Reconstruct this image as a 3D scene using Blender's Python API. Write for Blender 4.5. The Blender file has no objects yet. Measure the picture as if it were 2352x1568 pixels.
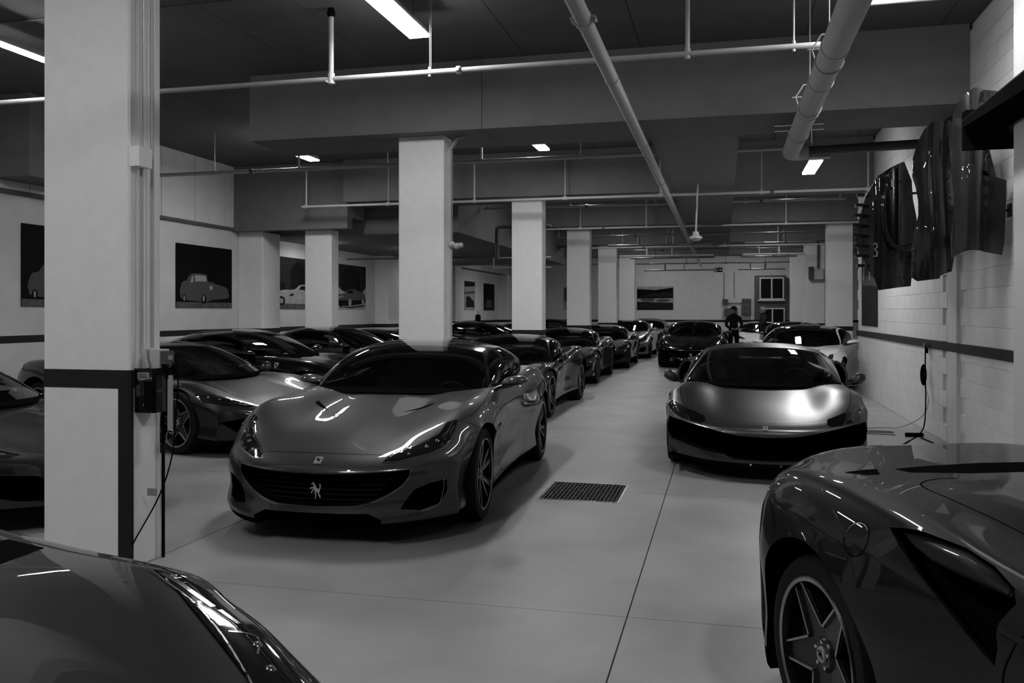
import bpy, bmesh, math, random
import numpy as np
from mathutils import Vector, Matrix
from mathutils.bvhtree import BVHTree

C = bpy.context.scene.collection
PI = math.pi
R = math.radians
random.seed(4)

# ------------------------------------------------------------------ camera, world, exposure
cam_d = bpy.data.cameras.new('camera')
cam = bpy.data.objects.new('camera', cam_d)
C.objects.link(cam)
cam.location = (0, 0, 1.55)
cam.rotation_euler = (R(90), 0, R(13.85))
cam_d.sensor_width = 36
cam_d.lens = 1967 / 2352 * 36
cam_d.shift_x = 0
cam_d.shift_y = -67 / 2352
cam_d.clip_start = .05
bpy.context.scene.camera = cam
sc = bpy.context.scene
sc.view_settings.view_transform = 'Standard'
sc.view_settings.look = 'None'
sc.view_settings.gamma = 1
sc.view_settings.use_curve_mapping = False
sc.view_settings.exposure = 0.0
w = bpy.data.worlds.new('world')
sc.world = w
w.use_nodes = True
w.node_tree.nodes['Background'].inputs[0].default_value = (0.02, 0.02, 0.02, 1)
w.node_tree.nodes['Background'].inputs[1].default_value = .3
sc.cycles.max_bounces = 8
sc.cycles.diffuse_bounces = 4

# ------------------------------------------------------------------ materials
def mat(name, v, rough=.5, metal=0., coat=0., noise=0., nscale=30., bump=0., bscale=60., spec=.5, coat_rough=.03, emit=0., flake=0.):
    m = bpy.data.materials.new(name)
    m.use_nodes = True
    nt = m.node_tree
    b = nt.nodes['Principled BSDF']
    b.inputs['Base Color'].default_value = (v, v, v, 1)
    b.inputs['Roughness'].default_value = rough
    b.inputs['Metallic'].default_value = metal
    b.inputs['Coat Weight'].default_value = coat
    b.inputs['Coat Roughness'].default_value = coat_rough
    b.inputs['Specular IOR Level'].default_value = spec
    tc = nt.nodes.new('ShaderNodeTexCoord')
    if noise > 0:
        n = nt.nodes.new('ShaderNodeTexNoise')
        n.inputs['Scale'].default_value = nscale
        n.inputs['Detail'].default_value = 6
        nt.links.new(tc.outputs['Object'], n.inputs['Vector'])
        mr = nt.nodes.new('ShaderNodeMapRange')
        mr.inputs[1].default_value = .3; mr.inputs[2].default_value = .7
        mr.inputs[3].default_value = v * (1 - noise); mr.inputs[4].default_value = v * (1 + noise)
        nt.links.new(n.outputs[0], mr.inputs[0])
        nt.links.new(mr.outputs[0], b.inputs['Base Color'])
    if bump > 0:
        n = nt.nodes.new('ShaderNodeTexNoise')
        n.inputs['Scale'].default_value = bscale
        n.inputs['Detail'].default_value = 5
        nt.links.new(tc.outputs['Object'], n.inputs['Vector'])
        bp = nt.nodes.new('ShaderNodeBump')
        bp.inputs['Strength'].default_value = bump
        bp.inputs['Distance'].default_value = .01
        nt.links.new(n.outputs[0], bp.inputs['Height'])
        nt.links.new(bp.outputs[0], b.inputs['Normal'])
    if flake > 0:
        n = nt.nodes.new('ShaderNodeTexNoise')
        n.inputs['Scale'].default_value = 900
        nt.links.new(tc.outputs['Object'], n.inputs['Vector'])
        mr = nt.nodes.new('ShaderNodeMapRange')
        mr.inputs[3].default_value = rough - flake; mr.inputs[4].default_value = rough + flake
        nt.links.new(n.outputs[0], mr.inputs[0])
        nt.links.new(mr.outputs[0], b.inputs['Roughness'])
    if emit > 0:
        b.inputs['Emission Color'].default_value = (1, 1, 1, 1)
        b.inputs['Emission Strength'].default_value = emit
    return m

def glass_mat(name, tint, alpha_trans, rough=.0):
    m = bpy.data.materials.new(name)
    m.use_nodes = True
    nt = m.node_tree
    nt.nodes.clear()
    out = nt.nodes.new('ShaderNodeOutputMaterial')
    tr = nt.nodes.new('ShaderNodeBsdfTransparent'); tr.inputs[0].default_value = (tint, tint, tint, 1)
    gl = nt.nodes.new('ShaderNodeBsdfGlossy'); gl.inputs['Roughness'].default_value = rough
    gl.inputs['Color'].default_value = (1, 1, 1, 1)
    fr = nt.nodes.new('ShaderNodeFresnel'); fr.inputs[0].default_value = 1.5
    mx = nt.nodes.new('ShaderNodeMixShader')
    nt.links.new(fr.outputs[0], mx.inputs[0]); nt.links.new(tr.outputs[0], mx.inputs[1]); nt.links.new(gl.outputs[0], mx.inputs[2])
    nt.links.new(mx.outputs[0], out.inputs[0])
    return m

M = {}
M['wall'] = mat('painted_wall', .58, .75, noise=.05, nscale=3, bump=.25, bscale=90)
M['pillar'] = mat('painted_plaster', .78, .75, noise=.03, nscale=8, bump=.07, bscale=160)
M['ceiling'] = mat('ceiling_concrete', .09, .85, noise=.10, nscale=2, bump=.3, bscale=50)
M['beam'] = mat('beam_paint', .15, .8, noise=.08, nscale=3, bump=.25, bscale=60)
M['band'] = mat('band_paint', .015, .6, spec=.25, noise=.1, nscale=20)
M['floor'] = mat('floor_concrete', .27, .42, noise=.17, nscale=1.3, bump=.06, bscale=40)
M['joint'] = mat('joint_filler', .02, .8)
M['pipe'] = mat('pipe_paint', .38, .45, noise=.05, nscale=10)
M['pipe_dark'] = mat('pipe_dark', .08, .5)
M['paint_grey'] = mat('paint_grey_metallic', .05, .46, metal=.55, spec=.08, coat=.85, flake=.05, coat_rough=.015)
M['paint_satin'] = mat('paint_satin', .105, .34, metal=.95, coat=.0, flake=.03)
M['paint_black'] = mat('paint_black', .003, .3, spec=.08, coat=.85, coat_rough=.01)
M['paint_dark'] = mat('paint_dark_grey', .010, .35, metal=.3, spec=.08, coat=.85, coat_rough=.015)
M['paint_mid'] = mat('paint_mid_grey', .018, .35, metal=.3, spec=.08, coat=.85, coat_rough=.015)
M['paint_solid'] = mat('paint_solid_mid', .006, .5, metal=0, spec=.08, coat=.6, coat_rough=.012)
M['paint_solid2'] = mat('paint_solid_light', .018, .5, metal=0, spec=.08, coat=.85, coat_rough=.012)
M['paint_dark2'] = mat('paint_grey_gloss', .026, .35, metal=.5, spec=.08, coat=.85, coat_rough=.015)
M['paint_silver'] = mat('paint_silver', .24, .32, metal=.7, spec=.08, coat=.85, coat_rough=.02)
M['paint_white'] = mat('paint_white', .8, .4, spec=.08, coat=.85, coat_rough=.02)
M['black_gloss'] = mat('black_gloss', .004, .12, coat=1, coat_rough=.01)
M['black_matt'] = mat('black_matt', .005, 1, spec=.0)
M['carbon'] = mat('carbon_trim', .012, .38)
M['rubber'] = mat('tyre_rubber', .007, .75, spec=.2, bump=.2, bscale=80)
M['rim_dark'] = mat('rim_dark', .03, .3, metal=.7)
M['rim_alloy'] = mat('rim_alloy', .25, .25, metal=.9)
M['rim_polish'] = mat('rim_polished', .35, .25, metal=.95)
M['chrome'] = mat('chrome', .7, .08, metal=1)
M['badge_light'] = mat('badge_light', .35, .35, metal=.3)
M['pane'] = mat('dark_window_glass', .006, .25, spec=.15)
M['lens'] = mat('headlight_lens', .006, .05, coat=1, coat_rough=.005)
M['lens_in'] = mat('headlight_lamp', .25, .15, metal=.8)
M['glass'] = glass_mat('car_glass', .30, 1)
M['seat'] = mat('seat_leather', .035, .5)
M['interior'] = mat('interior_trim', .006, 1, spec=0)
M['lamp'] = mat('lamp_diffuser', .8, .5, emit=92.)
M['lamp_fill'] = mat('fill_lamp_diffuser', .8, .5, emit=24.)
M['lamp_dim'] = mat('lamp_diffuser_far', .8, .5, emit=58.)
M['white_metal'] = mat('white_metal', .5, .4)

# ------------------------------------------------------------------ mesh helpers
def mesh(name, vs, fs, m=None, smooth=False, mi=None):
    me = bpy.data.meshes.new(name)
    me.from_pydata([tuple(map(float, v)) for v in vs], [], [tuple(map(int, f)) for f in fs])
    if m is not None:
        for k in (m if isinstance(m, (list, tuple)) else [m]):
            me.materials.append(k)
    if mi is not None:
        me.polygons.foreach_set('material_index', mi)
    if smooth:
        me.shade_smooth()
    me.update()
    return me

def obj(name, me, parent=None, **kw):
    o = bpy.data.objects.new(name, me)
    C.objects.link(o)
    if parent is not None:
        o.parent = parent
    for k, v in kw.items():
        o[k] = v
    return o

def tag(o, label=None, cat=None, group=None, kind=None):
    if label: o['label'] = label
    if cat: o['category'] = cat
    if group: o['group'] = group
    if kind: o['kind'] = kind
    return o

def empty(name, loc, rz=0, label=None, cat=None, group=None):
    o = bpy.data.objects.new(name, None)
    C.objects.link(o)
    o.location = loc
    o.rotation_euler = (0, 0, rz)
    o.empty_display_size = .2
    return tag(o, label, cat, group)

def copy_tree(o, parent=None):
    c = o.copy(); C.objects.link(c); c.parent = parent
    for ch in list(o.children):
        copy_tree(ch, c)
    return c

class MB:
    """collects shapes into one mesh"""
    def __init__(s): s.v = []; s.f = []; s.mi = []; s.cur = 0
    def add(s, vs, fs):
        n = len(s.v)
        s.v += [tuple(v) for v in vs]; s.f += [tuple(i + n for i in f) for f in fs]; s.mi += [s.cur] * len(fs)
        return s
    def box(s, x0, x1, y0, y1, z0, z1):
        vs = [(x, y, z) for z in (z0, z1) for y in (y0, y1) for x in (x0, x1)]
        return s.add(vs, [(0, 2, 3, 1), (4, 5, 7, 6), (0, 1, 5, 4), (2, 6, 7, 3), (0, 4, 6, 2), (1, 3, 7, 5)])
    def tube(s, pts, r, seg=10, cap=True):
        pts = [Vector(p) for p in pts]
        rs = r if isinstance(r, (list, tuple)) else [r] * len(pts)
        vs = []; fs = []
        up = None
        for i, p in enumerate(pts):
            a = pts[max(i - 1, 0)]; b = pts[min(i + 1, len(pts) - 1)]
            d = (b - a).normalized()
            if up is None:
                up = Vector((0, 0, 1)) if abs(d.z) < .9 else Vector((1, 0, 0))
            x = d.cross(up).normalized(); up = x.cross(d).normalized()
            for k in range(seg):
                t = 2 * PI * k / seg
                vs.append(p + (x * math.cos(t) + up * math.sin(t)) * rs[i])
        for i in range(len(pts) - 1):
            for k in range(seg):
                a = i * seg + k; b = i * seg + (k + 1) % seg
                fs.append((a, b, b + seg, a + seg))
        if cap:
            fs.append(tuple(range(seg))[::-1]); fs.append(tuple((len(pts) - 1) * seg + k for k in range(seg)))
        return s.add(vs, fs)
    def prism(s, poly, axis, a, b):
        """poly: 2D points; axis 0/1/2 = extrude direction, other two axes in order"""
        n = len(poly)
        o = [i for i in range(3) if i != axis]
        vs = []
        for c in (a, b):
            for p in poly:
                v = [0, 0, 0]; v[axis] = c; v[o[0]] = p[0]; v[o[1]] = p[1]; vs.append(v)
        fs = [tuple(range(n))[::-1], tuple(range(n, 2 * n))]
        for i in range(n):
            j = (i + 1) % n
            fs.append((i, j, j + n, i + n))
        return s.add(vs, fs)
    def lathe(s, prof, seg=32, axis=1, c=(0, 0, 0), closed=False):
        """prof: (r, h) along axis"""
        n = len(prof); vs = []; fs = []
        o = [i for i in range(3) if i != axis]
        for k in range(seg):
            t = 2 * PI * k / seg
            for r_, h in prof:
                v = [0, 0, 0]; v[axis] = h + c[axis]; v[o[0]] = c[o[0]] + r_ * math.cos(t); v[o[1]] = c[o[1]] + r_ * math.sin(t)
                vs.append(v)
        for k in range(seg):
            for i in range(n if closed else n - 1):
                a = k * n + i; b = k * n + (i + 1) % n; k2 = (k + 1) % seg
                fs.append((a, b, k2 * n + (i + 1) % n, k2 * n + i))
        return s.add(vs, fs)
    def sphere(s, c, r, seg=16, rings=10):
        rx, ry, rz = r if isinstance(r, (tuple, list)) else (r, r, r)
        vs = []; fs = []
        for i in range(rings + 1):
            a = PI * i / rings
            for k in range(seg):
                t = 2 * PI * k / seg
                vs.append((c[0] + rx * math.sin(a) * math.cos(t), c[1] + ry * math.sin(a) * math.sin(t), c[2] + rz * math.cos(a)))
        for i in range(rings):
            for k in range(seg):
                a = i * seg + k; b = i * seg + (k + 1) % seg
                fs.append((a, a + seg, b + seg, b))
        return s.add(vs, fs)
    def build(s, name, m, parent=None, smooth=False, angle=None, **kw):
        me = mesh(name, s.v, s.f, m, smooth, s.mi if isinstance(m, (list, tuple)) else None)
        bm = bmesh.new(); bm.from_mesh(me)
        bmesh.ops.remove_doubles(bm, verts=bm.verts, dist=1e-6)
        bmesh.ops.dissolve_degenerate(bm, edges=bm.edges, dist=1e-7)
        bmesh.ops.recalc_face_normals(bm, faces=bm.faces)
        bm.to_mesh(me); bm.free()
        if angle:
            me.shade_smooth(); me.set_sharp_from_angle(angle=R(angle))
        return obj(name, me, parent, **kw)

def pchip(xs, ys):
    xs = np.asarray(xs, float); ys = np.asarray(ys, float)
    if xs[0] > xs[-1]: xs = xs[::-1]; ys = ys[::-1]
    h = np.diff(xs); d = np.diff(ys) / h
    m = np.zeros_like(ys)
    m[0] = d[0]; m[-1] = d[-1]
    for i in range(1, len(xs) - 1):
        if d[i - 1] * d[i] > 0:
            w1 = 2 * h[i] + h[i - 1]; w2 = h[i] + 2 * h[i - 1]
            m[i] = (w1 + w2) / (w1 / d[i - 1] + w2 / d[i])
    def f(x):
        x = np.clip(np.asarray(x, float), xs[0], xs[-1])
        i = np.clip(np.searchsorted(xs, x) - 1, 0, len(xs) - 2)
        t = (x - xs[i]) / h[i]
        return ys[i] * (1 + 2 * t) * (1 - t) ** 2 + m[i] * h[i] * t * (1 - t) ** 2 + ys[i + 1] * t * t * (3 - 2 * t) + m[i + 1] * h[i] * t * t * (t - 1)
    return f

def cubic(xs, ys):
    """natural cubic spline"""
    xs = np.asarray(xs, float); ys = np.asarray(ys, float)
    if xs[0] > xs[-1]: xs = xs[::-1]; ys = ys[::-1]
    n = len(xs); h = np.diff(xs)
    A = np.eye(n); r = np.zeros(n)
    for i in range(1, n - 1):
        A[i, i - 1] = h[i - 1]; A[i, i] = 2 * (h[i - 1] + h[i]); A[i, i + 1] = h[i]
        r[i] = 6 * ((ys[i + 1] - ys[i]) / h[i] - (ys[i] - ys[i - 1]) / h[i - 1])
    m = np.linalg.solve(A, r)
    def f(x):
        x = np.clip(np.asarray(x, float), xs[0], xs[-1])
        i = np.clip(np.searchsorted(xs, x) - 1, 0, n - 2)
        a = xs[i + 1] - x; b = x - xs[i]; H = h[i]
        return (m[i] * a ** 3 + m[i + 1] * b ** 3) / (6 * H) + (ys[i] / H - m[i] * H / 6) * a + (ys[i + 1] / H - m[i + 1] * H / 6) * b
    return f

# ------------------------------------------------------------------ the room
XL, XR, XF, YB, YN, ZC = -10.3, 2.6, 9.0, 41.0, -8.0, 4.68
def box_obj(name, b, m, parent=None, **kw):
    mb = MB(); mb.box(*b)
    return mb.build(name, m, parent, **kw)

hole = (-1.50, -.82, 6.96, 7.71)
def rect_minus(r, h):
    x0, x1, y0, y1 = r; a, b, c, d = h
    if a >= x1 or b <= x0 or c >= y1 or d <= y0: return [r]
    out = []
    a2, b2 = max(a, x0), min(b, x1)
    if a2 > x0: out.append((x0, a2, y0, y1))
    if b2 < x1: out.append((b2, x1, y0, y1))
    if c > y0: out.append((a2, b2, y0, c))
    if d < y1: out.append((a2, b2, d, y1))
    return out
mb = MB()
for r in rect_minus((XL - .2, XF + .2, YN - .2, YB + .2), hole): mb.box(*r, -.12, -.006)
floor = mb.build('floor', M['joint'], kind='structure')
gx = [XL - .2, -9.54, -6.51, -3.48, -.475, 2.56, 5.6, XF + .2]
gy = [YN - .2] + [-4.72 + 3.03 * k for k in range(16)] + [YB + .2]
for i in range(len(gx) - 1):
    for j in range(len(gy) - 1):
        r = (gx[i] + .004, gx[i + 1] - .004, gy[j] + .0025, gy[j + 1] - .0025)
        mb = MB()
        for q in rect_minus(r, hole): mb.box(*q, -.03, 0)
        mb.build('floor_slab', M['floor'], floor)
# drain grate
gr = empty('floor_grate', (-1.16, 7.335, 0), 0, 'rectangular steel bar grate set into the floor in front of the two nearest facing cars', 'grate')
hx, hy = .34, .375
mb = MB()
mb.box(-hx, hx, -hy, -hy + .02, -.05, .002); mb.box(-hx, hx, hy - .02, hy, -.05, .002)
mb.box(-hx, -hx + .02, -hy + .02, hy - .02, -.05, .002); mb.box(hx - .02, hx, -hy + .02, hy - .02, -.05, .002)
mb.build('grate_frame', M['rim_alloy'], gr)
box_obj('drain_pit', (-hx, hx, -hy, hy, -.30, -.29), M['black_matt'], gr)
mb = MB(); mb.box(-hx, hx, -hy, -hy+.002, -.29, -.05); mb.box(-hx, hx, hy-.002, hy, -.29, -.05); mb.box(-hx, -hx+.002, -hy, hy, -.29, -.05); mb.box(hx-.002, hx, -hy, hy, -.29, -.05)
mb.build('pit_wall', M['black_matt'], gr)
M['grate'] = mat('grate_steel', .10, .5, metal=.3)
me_b = None
for k in range(19):
    x = -hx + .02 + (k + .5) * (2 * hx - .04) / 19
    if me_b is None:
        o = box_obj('grate_bar', (-.0025, .0025, -hy + .02, hy - .02, -.03, 0), M['grate'], gr); me_b = o.data
    else: o = obj('grate_bar', me_b, gr)
    o.location = (x, 0, 0)
me_b = None
for k in range(8):
    y = -hy + .02 + (k + .5) * (2 * hy - .04) / 8
    if me_b is None:
        o = box_obj('cross_bar', (-hx + .02, hx - .02, -.003, .003, -.012, .001), M['grate'], gr); me_b = o.data
    else: o = obj('cross_bar', me_b, gr)
    o.location = (0, y, 0)

# ceiling: cast in bays, with narrow board joints
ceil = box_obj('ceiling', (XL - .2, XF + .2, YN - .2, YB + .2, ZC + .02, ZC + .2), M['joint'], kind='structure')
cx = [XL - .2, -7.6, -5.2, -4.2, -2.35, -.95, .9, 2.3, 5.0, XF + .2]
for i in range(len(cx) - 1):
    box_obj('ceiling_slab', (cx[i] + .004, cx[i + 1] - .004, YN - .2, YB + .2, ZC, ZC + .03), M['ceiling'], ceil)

# walls
wr = box_obj('wall_right', (XR + .03, XR + .3, 6.9, 18.3, 0, ZC), M['wall'], kind='structure')
def block_mesh(l, h):
    mb = MB(); c = .0014
    vs = [(0.03, 0, 0), (0.03, l, 0), (0.03, l, h), (0.03, 0, h), (c, 0, 0), (c, l, 0), (c, l, h), (c, 0, h),
          (0, c, c), (0, l - c, c), (0, l - c, h - c), (0, c, h - c)]
    fs = [(0, 4, 5, 1), (1, 5, 6, 2), (2, 6, 7, 3), (3, 7, 4, 0), (4, 8, 9, 5), (5, 9, 10, 6), (6, 10, 11, 7), (7, 11, 8, 4), (8, 11, 10, 9)]
    mb.add(vs, fs); return mb
bl = block_mesh(.397, .1975).build('block', M['wall'], wr); C.objects.unlink(bl); bm_me = bl.data
pos = []
for k in range(23):
    y = 8.0 - (k % 2) * .2
    while y + .397 < 18.3:
        if not (10.55 < y + .2 < 11.35): pos.append((y, k * .2))
        y += .4
pos.sort(key=lambda p: (p[0] - 0) ** 2 + (p[1] - 1.6) ** 2 * 4)
for p in pos[:290]:
    o = obj('block', bm_me, wr); o.location = (XR, p[0], p[1])
mb = MB(); base = block_mesh(.397, .1975)
for p in pos[290:]: mb.add([(v[0] + XR, v[1] + p[0], v[2] + p[1]) for v in base.v], base.f)
o = mb.build('blockwork', M['wall'], wr); o['kind'] = 'stuff'
box_obj('pier', (XR - .012, XR + .03, 10.72, 11.12, 0, ZC), M['wall'], wr)
box_obj('plain_wall', (XR, XR + .03, 7.87, 8.0, 0, ZC), M['wall'], wr)
box_obj('wall_right_return', (XR + .3, XF, 18.0, 18.3, 0, ZC), M['wall'], kind='structure')
box_obj('wall_left', (XL - .3, XL, YN, YB, 0, ZC), M['wall'], kind='structure')
box_obj('wall_back', (XL - .3, XF + .3, YB, YB + .3, 0, ZC), M['wall'], kind='structure')
M['dark_wall'] = mat('dark_wall', .06, .6)
box_obj('wall_front', (XL - .3, XF + .3, YN - .3, YN, 0, ZC), M['dark_wall'], kind='structure')  # unseen end wall, coloured dark to weaken reflections in the car paint
box_obj('wall_side', (XF, XF + .3, 18.3, YB, 0, ZC), M['wall'], kind='structure')
# upper facing of the left wall: wide boards above a ledge
wl = box_obj('trim_1', (XL, XL + .07, YN, YB, 3.31, 3.37), M['ceiling'], kind='structure')
y = YN
k = 0
while y < YB - .1:
    o = box_obj('wall_board', (XL, XL + .05, y + .006, min(y + 1.05, YB) - .006, 3.372, ZC), M['wall'], wl)
    y += 1.05
# dark painted band
def band(name, b, **kw): return box_obj(name, b, M['band'], kind='structure', **kw)
Z0, Z1 = 1.09, 1.20
band('trim_2', (XR - .014, XR + .03, 7.87, 18.3, Z0, Z1 - .005))
band('trim_3', (XL, XL + .004, YN, YB, Z0, Z1))
band('trim_4', (XL, XF, YB - .004, YB, Z0, Z1))
band('trim_5', (XR + .0, XR + .34, 18.3, 18.304, Z0, Z1))
box_obj('wall_side_near', (5.5, 5.8, YN, 6.6, 0, ZC), M['wall'], kind='structure')
box_obj('wall_side_return', (XR + .3, 5.8, 6.6, 6.9, 0, ZC), M['wall'], kind='structure')
box_obj('pilaster', (XR - .27, XR - .001, 6.9, 7.86, 0, ZC), M['white_metal'], label='white pilaster against the right wall at the frame edge, behind the hung black panel', category='pillar')

# pillars
def pillar(x0, x1, y0, y1, label, stripe=False, z1=3.82, z0=0.0):
    p = empty('pillar', ((x0 + x1) / 2, y0, 0), 0, label, 'pillar', None)
    hw = (x1 - x0) / 2; dp = y1 - y0; c = .012
    mb = MB(); mb.prism([(-hw + c, 0), (hw - c, 0), (hw, c), (hw, dp - c), (hw - c, dp), (-hw + c, dp), (-hw, dp - c), (-hw, c)], 2, 0, z1)
    mb.build('shaft', M['pillar'], p)
    mb = MB(); e = .004
    mb.prism([(-hw + c - e, -e), (hw - c + e * .4, -e), (hw + e, c - e * .4), (hw + e, dp + e), (-hw - e, dp + e), (-hw - e, c)], 2, Z0, Z1)
    mb.build('painted_band', M['band'], p)
    if stripe:
        mb = MB(); mb.prism([(hw - .075, -e), (hw - c + e * .4, -e), (hw + e, c - e * .4), (hw + e, .035), (hw - .075, .035)], 2, 0, Z0)
        mb.build('corner_stripe', M['band'], p)
    return p
# first two rows: central row and its repeats
names = ['wide white pillar nearest the camera with a black corner stripe and a charging box', 'tall white pillar directly behind the roof of the nearest silver-grey coupe',
         'third white pillar of the central row, behind the black coupe', 'fourth white pillar of the central row', 'fifth white pillar of the central row, slim', 'sixth and farthest white pillar of the central row, left of the far poster']
for k in range(6):
    Y = [4.465, 10.46, 16.6, 22.8, 28.75, 34.8][k]
    pillar(-4.1, -3.48, Y, Y + (.30 if k == 0 else .36), names[k], stripe=(k == 0), z1=ZC if k == 0 else 3.82)
rn = ['broad white pillar standing past the end of the right block wall', 'white pillar just left of the broad one on the right, with a small box on it', 'narrow far pillar left of the two right-hand pillars, beside the dark window']
for k, Y in enumerate([22.8, 28.9, 34.8]):
    pillar(2.53, 3.15, Y, Y + .36, rn[k])
pillar(-8.70, -8.08, 16.75, 17.1, 'white pillar on the left, standing between two car posters', z1=3.3)
pillar(-8.70, -8.08, 10.46, 10.8, 'white pillar hidden behind the nearest one', z1=3.82)
for k, (y0, y1) in enumerate([(16.75, 17.5), (24.3, 25.2), (31.0, 31.8), (39.0, 39.8)]):
    pillar(XL, XL + .6 - .15 * (k > 0), y0, y1, ['wall pilaster at the corner right of the poster of a dark rounded coupe', 'shadowed wall pilaster left of the tallest near pillar', 'pale wall pilaster far left, before the two narrow posters', 'far pilaster right of the dark narrow poster'][k], z1=3.3)

# beams: downstand beams across, shallow rib along
bn = ['nearest ceiling beam crossing the garage above the second pillar', 'second ceiling beam behind the square lamps', 'third ceiling beam, on top of the broad right pillar', 'fourth ceiling beam', 'fifth and farthest ceiling beam']
for k in range(5):
    y0 = 10.2 + 6.1 * k
    x0 = -6.1 if k == 0 else -7.6
    b = empty('beam', (0, y0, 0), 0, bn[k], 'beam')
    cuts = [x0, -2.9, 2.6] if k == 0 else [x0, 2.6]
    if k >= 2: cuts.append(XF)
    for i in range(len(cuts) - 1):
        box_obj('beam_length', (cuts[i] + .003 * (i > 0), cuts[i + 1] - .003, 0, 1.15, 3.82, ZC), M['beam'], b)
for k in range(4):
    y0 = 11.35 + 6.1 * k
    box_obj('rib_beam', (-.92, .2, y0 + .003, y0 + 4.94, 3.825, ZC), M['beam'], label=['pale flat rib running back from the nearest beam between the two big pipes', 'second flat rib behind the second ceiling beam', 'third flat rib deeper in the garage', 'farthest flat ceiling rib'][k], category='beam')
b = empty('beam', (-9, 16.5, 0), 0, 'low lintel beam above the left poster wall, with a squared end', 'beam')
box_obj('beam_length', (XL + 9, 1.4, 0, .25, 3.30, ZC), M['beam'], b)
box_obj('beam_length', (XL + 9, 1.4, .255, .9, 3.55, ZC), M['beam'], b)
box_obj('beam', (XL, -5.5, 17.5, 30, 3.26, ZC), M['beam'], label='deep low soffit over the far left parking row', category='beam')
box_obj('beam', (XL + .06, -9.6, 10.2, 11.4, 3.5, ZC), M['beam'], label='short stub beam high on the left wall behind the nearest pillar', category='beam')

# far wall window tower
def window(name, x0, x1, z0, z1, y):
    f = MB(); t = .06
    f.box(x0, x1, y - .06, y, z0, z0 + t); f.box(x0, x1, y - .06, y, z1 - t, z1)
    f.box(x0, x0 + t, y - .06, y, z0 + t, z1 - t); f.box(x1 - t, x1, y - .06, y, z0 + t, z1 - t)
    xm = (x0 + x1) / 2; f.box(xm - .03, xm + .03, y - .05, y, z0 + t, z1 - t)
    o = f.build(name, M['white_metal'], kind='structure')
    box_obj('pane', (x0 + t, xm - .03, y - .03, y - .02, z0 + t, z1 - t), M['pane'], o)
    box_obj('pane', (xm + .03, x1 - t, y - .03, y - .02, z0 + t, z1 - t), M['pane'], o)
    s = MB(); s.box(x0 - .08, x1 + .08, y - .12, y, z0 - .06, z0 - .001); s.build('window_sill', M['white_metal'], o)
box_obj('trim_6', (1.4, 2.75, 40.4, 41, 1.2, 3.22), M['dark_wall'], kind='structure')
window('window_1', 1.6, 2.66, 2.12, 3.13, 40.4)
window('window_2', 1.62, 2.7, .75, 1.75, 40.4)

# ------------------------------------------------------------------ lamps
def lamp(x, y1, z, label, group=None, L=1.25, wd=.2, m='lamp'):
    o = empty('ceiling_lamp', (x, y1 - L / 2, z), 0, label, 'lamp', group)
    mb = MB(); mb.prism([(-wd / 2, .0), (wd / 2, .0), (wd / 2, .02), (wd / 2 - .03, .07), (-wd / 2 + .03, .07), (-wd / 2, .02)], 1, -L / 2, L / 2)
    mb.build('housing', M['white_metal'], o)
    box_obj('diffuser', (-wd / 2 + .008, wd / 2 - .008, -L / 2 + .008, L / 2 - .008, -.02, .0), M[m], o)
    if ZC - z - .07 > .02:
        for s in (-1, 1):
            mb = MB(); mb.tube([(0, s * L * .35, .07), (0, s * L * .35, ZC - z)], .006, 6)
            mb.build('suspension_rod', M['pipe_dark'], o)
    return o
lamp_names = {(1, 0): 'large bright fluorescent lamp at the top, right of the near pillar', (0, 0): 'long thin lamp at the top left edge, left of the near pillar',
              (0, 1): 'small bright lamp between the two tallest pillars', (1, 1): 'small bright lamp just right of the tall second pillar', (2, 1): 'bright square-looking lamp at the right, under the elbow pipe'}
for i, x in enumerate((-7.38, -3.02, 1.355)):
    for k in range(-1, 6):
        if i == 0 and k >= 2: continue
        y1 = [2.2, 8.3, 14.6, 20.7, 26.8, 32.9, 39.0][k + 1] if k >= -1 else -3.9
        z = 3.83 if (i, k) == (2, 1) else 4.38
        if (i, k) == (2, 1): y1 = 14.8
        lb = lamp_names.get((i, k))
        hid = '%s ceiling lamp %s' % (['left-hand', 'middle', 'right-hand'][i], {-1: 'above the camera, outside the view', 0: 'just above the frame at the top right', 1: 'in the second bay'}.get(k, 'hidden behind the %s ceiling beam' % ['second', 'third', 'fourth', 'fifth'][min(k - 2, 3)]))
        lamp(x, y1, z, lb or hid, None if lb else 'lamps out of view', L=1.25, wd=.12 if (i, k) == (0, 0) else .23 if (i, k) == (1, 0) else .2, m='lamp' if k < 2 else 'lamp_dim')

for x, y in ((-9.45, 19.7), (-7.9, 22.3), (-9.1, 27.0), (-7.8, 34.8)):  # unseen fill lamps, added to brighten the far left wall
    lamp(x, y, 3.18, 'added fill lamp under the low soffit, unseen behind %s' % {-9.45: 'the slim left pillar', -7.9: 'the tall second pillar', -9.1: 'the tall second pillar, farther in', -7.8: 'the third pillar'}[x], 'lamps out of view', L=1.0, m='lamp_fill' if x < -9 else 'lamp_dim')

# ------------------------------------------------------------------ pipes
def elbow(a, b, c, r=.12, n=6):
    """points rounding the corner at b"""
    a, b, c = Vector(a), Vector(b), Vector(c)
    p = b + (a - b).normalized() * r; q = b + (c - b).normalized() * r
    return [tuple((1 - t) ** 2 * p + 2 * t * (1 - t) * b + t * t * q) for t in [i / n for i in range(n + 1)]]
def clamp_ring(mb, p, r, axis, wdt=.03):
    q = [0, 0, 0]; q[axis] = wdt
    a = Vector(p) - Vector(q); b = Vector(p) + Vector(q)
    mb.tube([a, b], r * 1.25, 12)
def hanger(parent, x, y, z, top=ZC, r=.02, m='pipe'):
    mb = MB(); mb.tube([(x, y, z), (x, y, top)], r, 8)
    mb.tube([(x - .05, y, z), (x + .05, y, z)], .045, 8)
    mb.build('hanger', M[m], parent)

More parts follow.
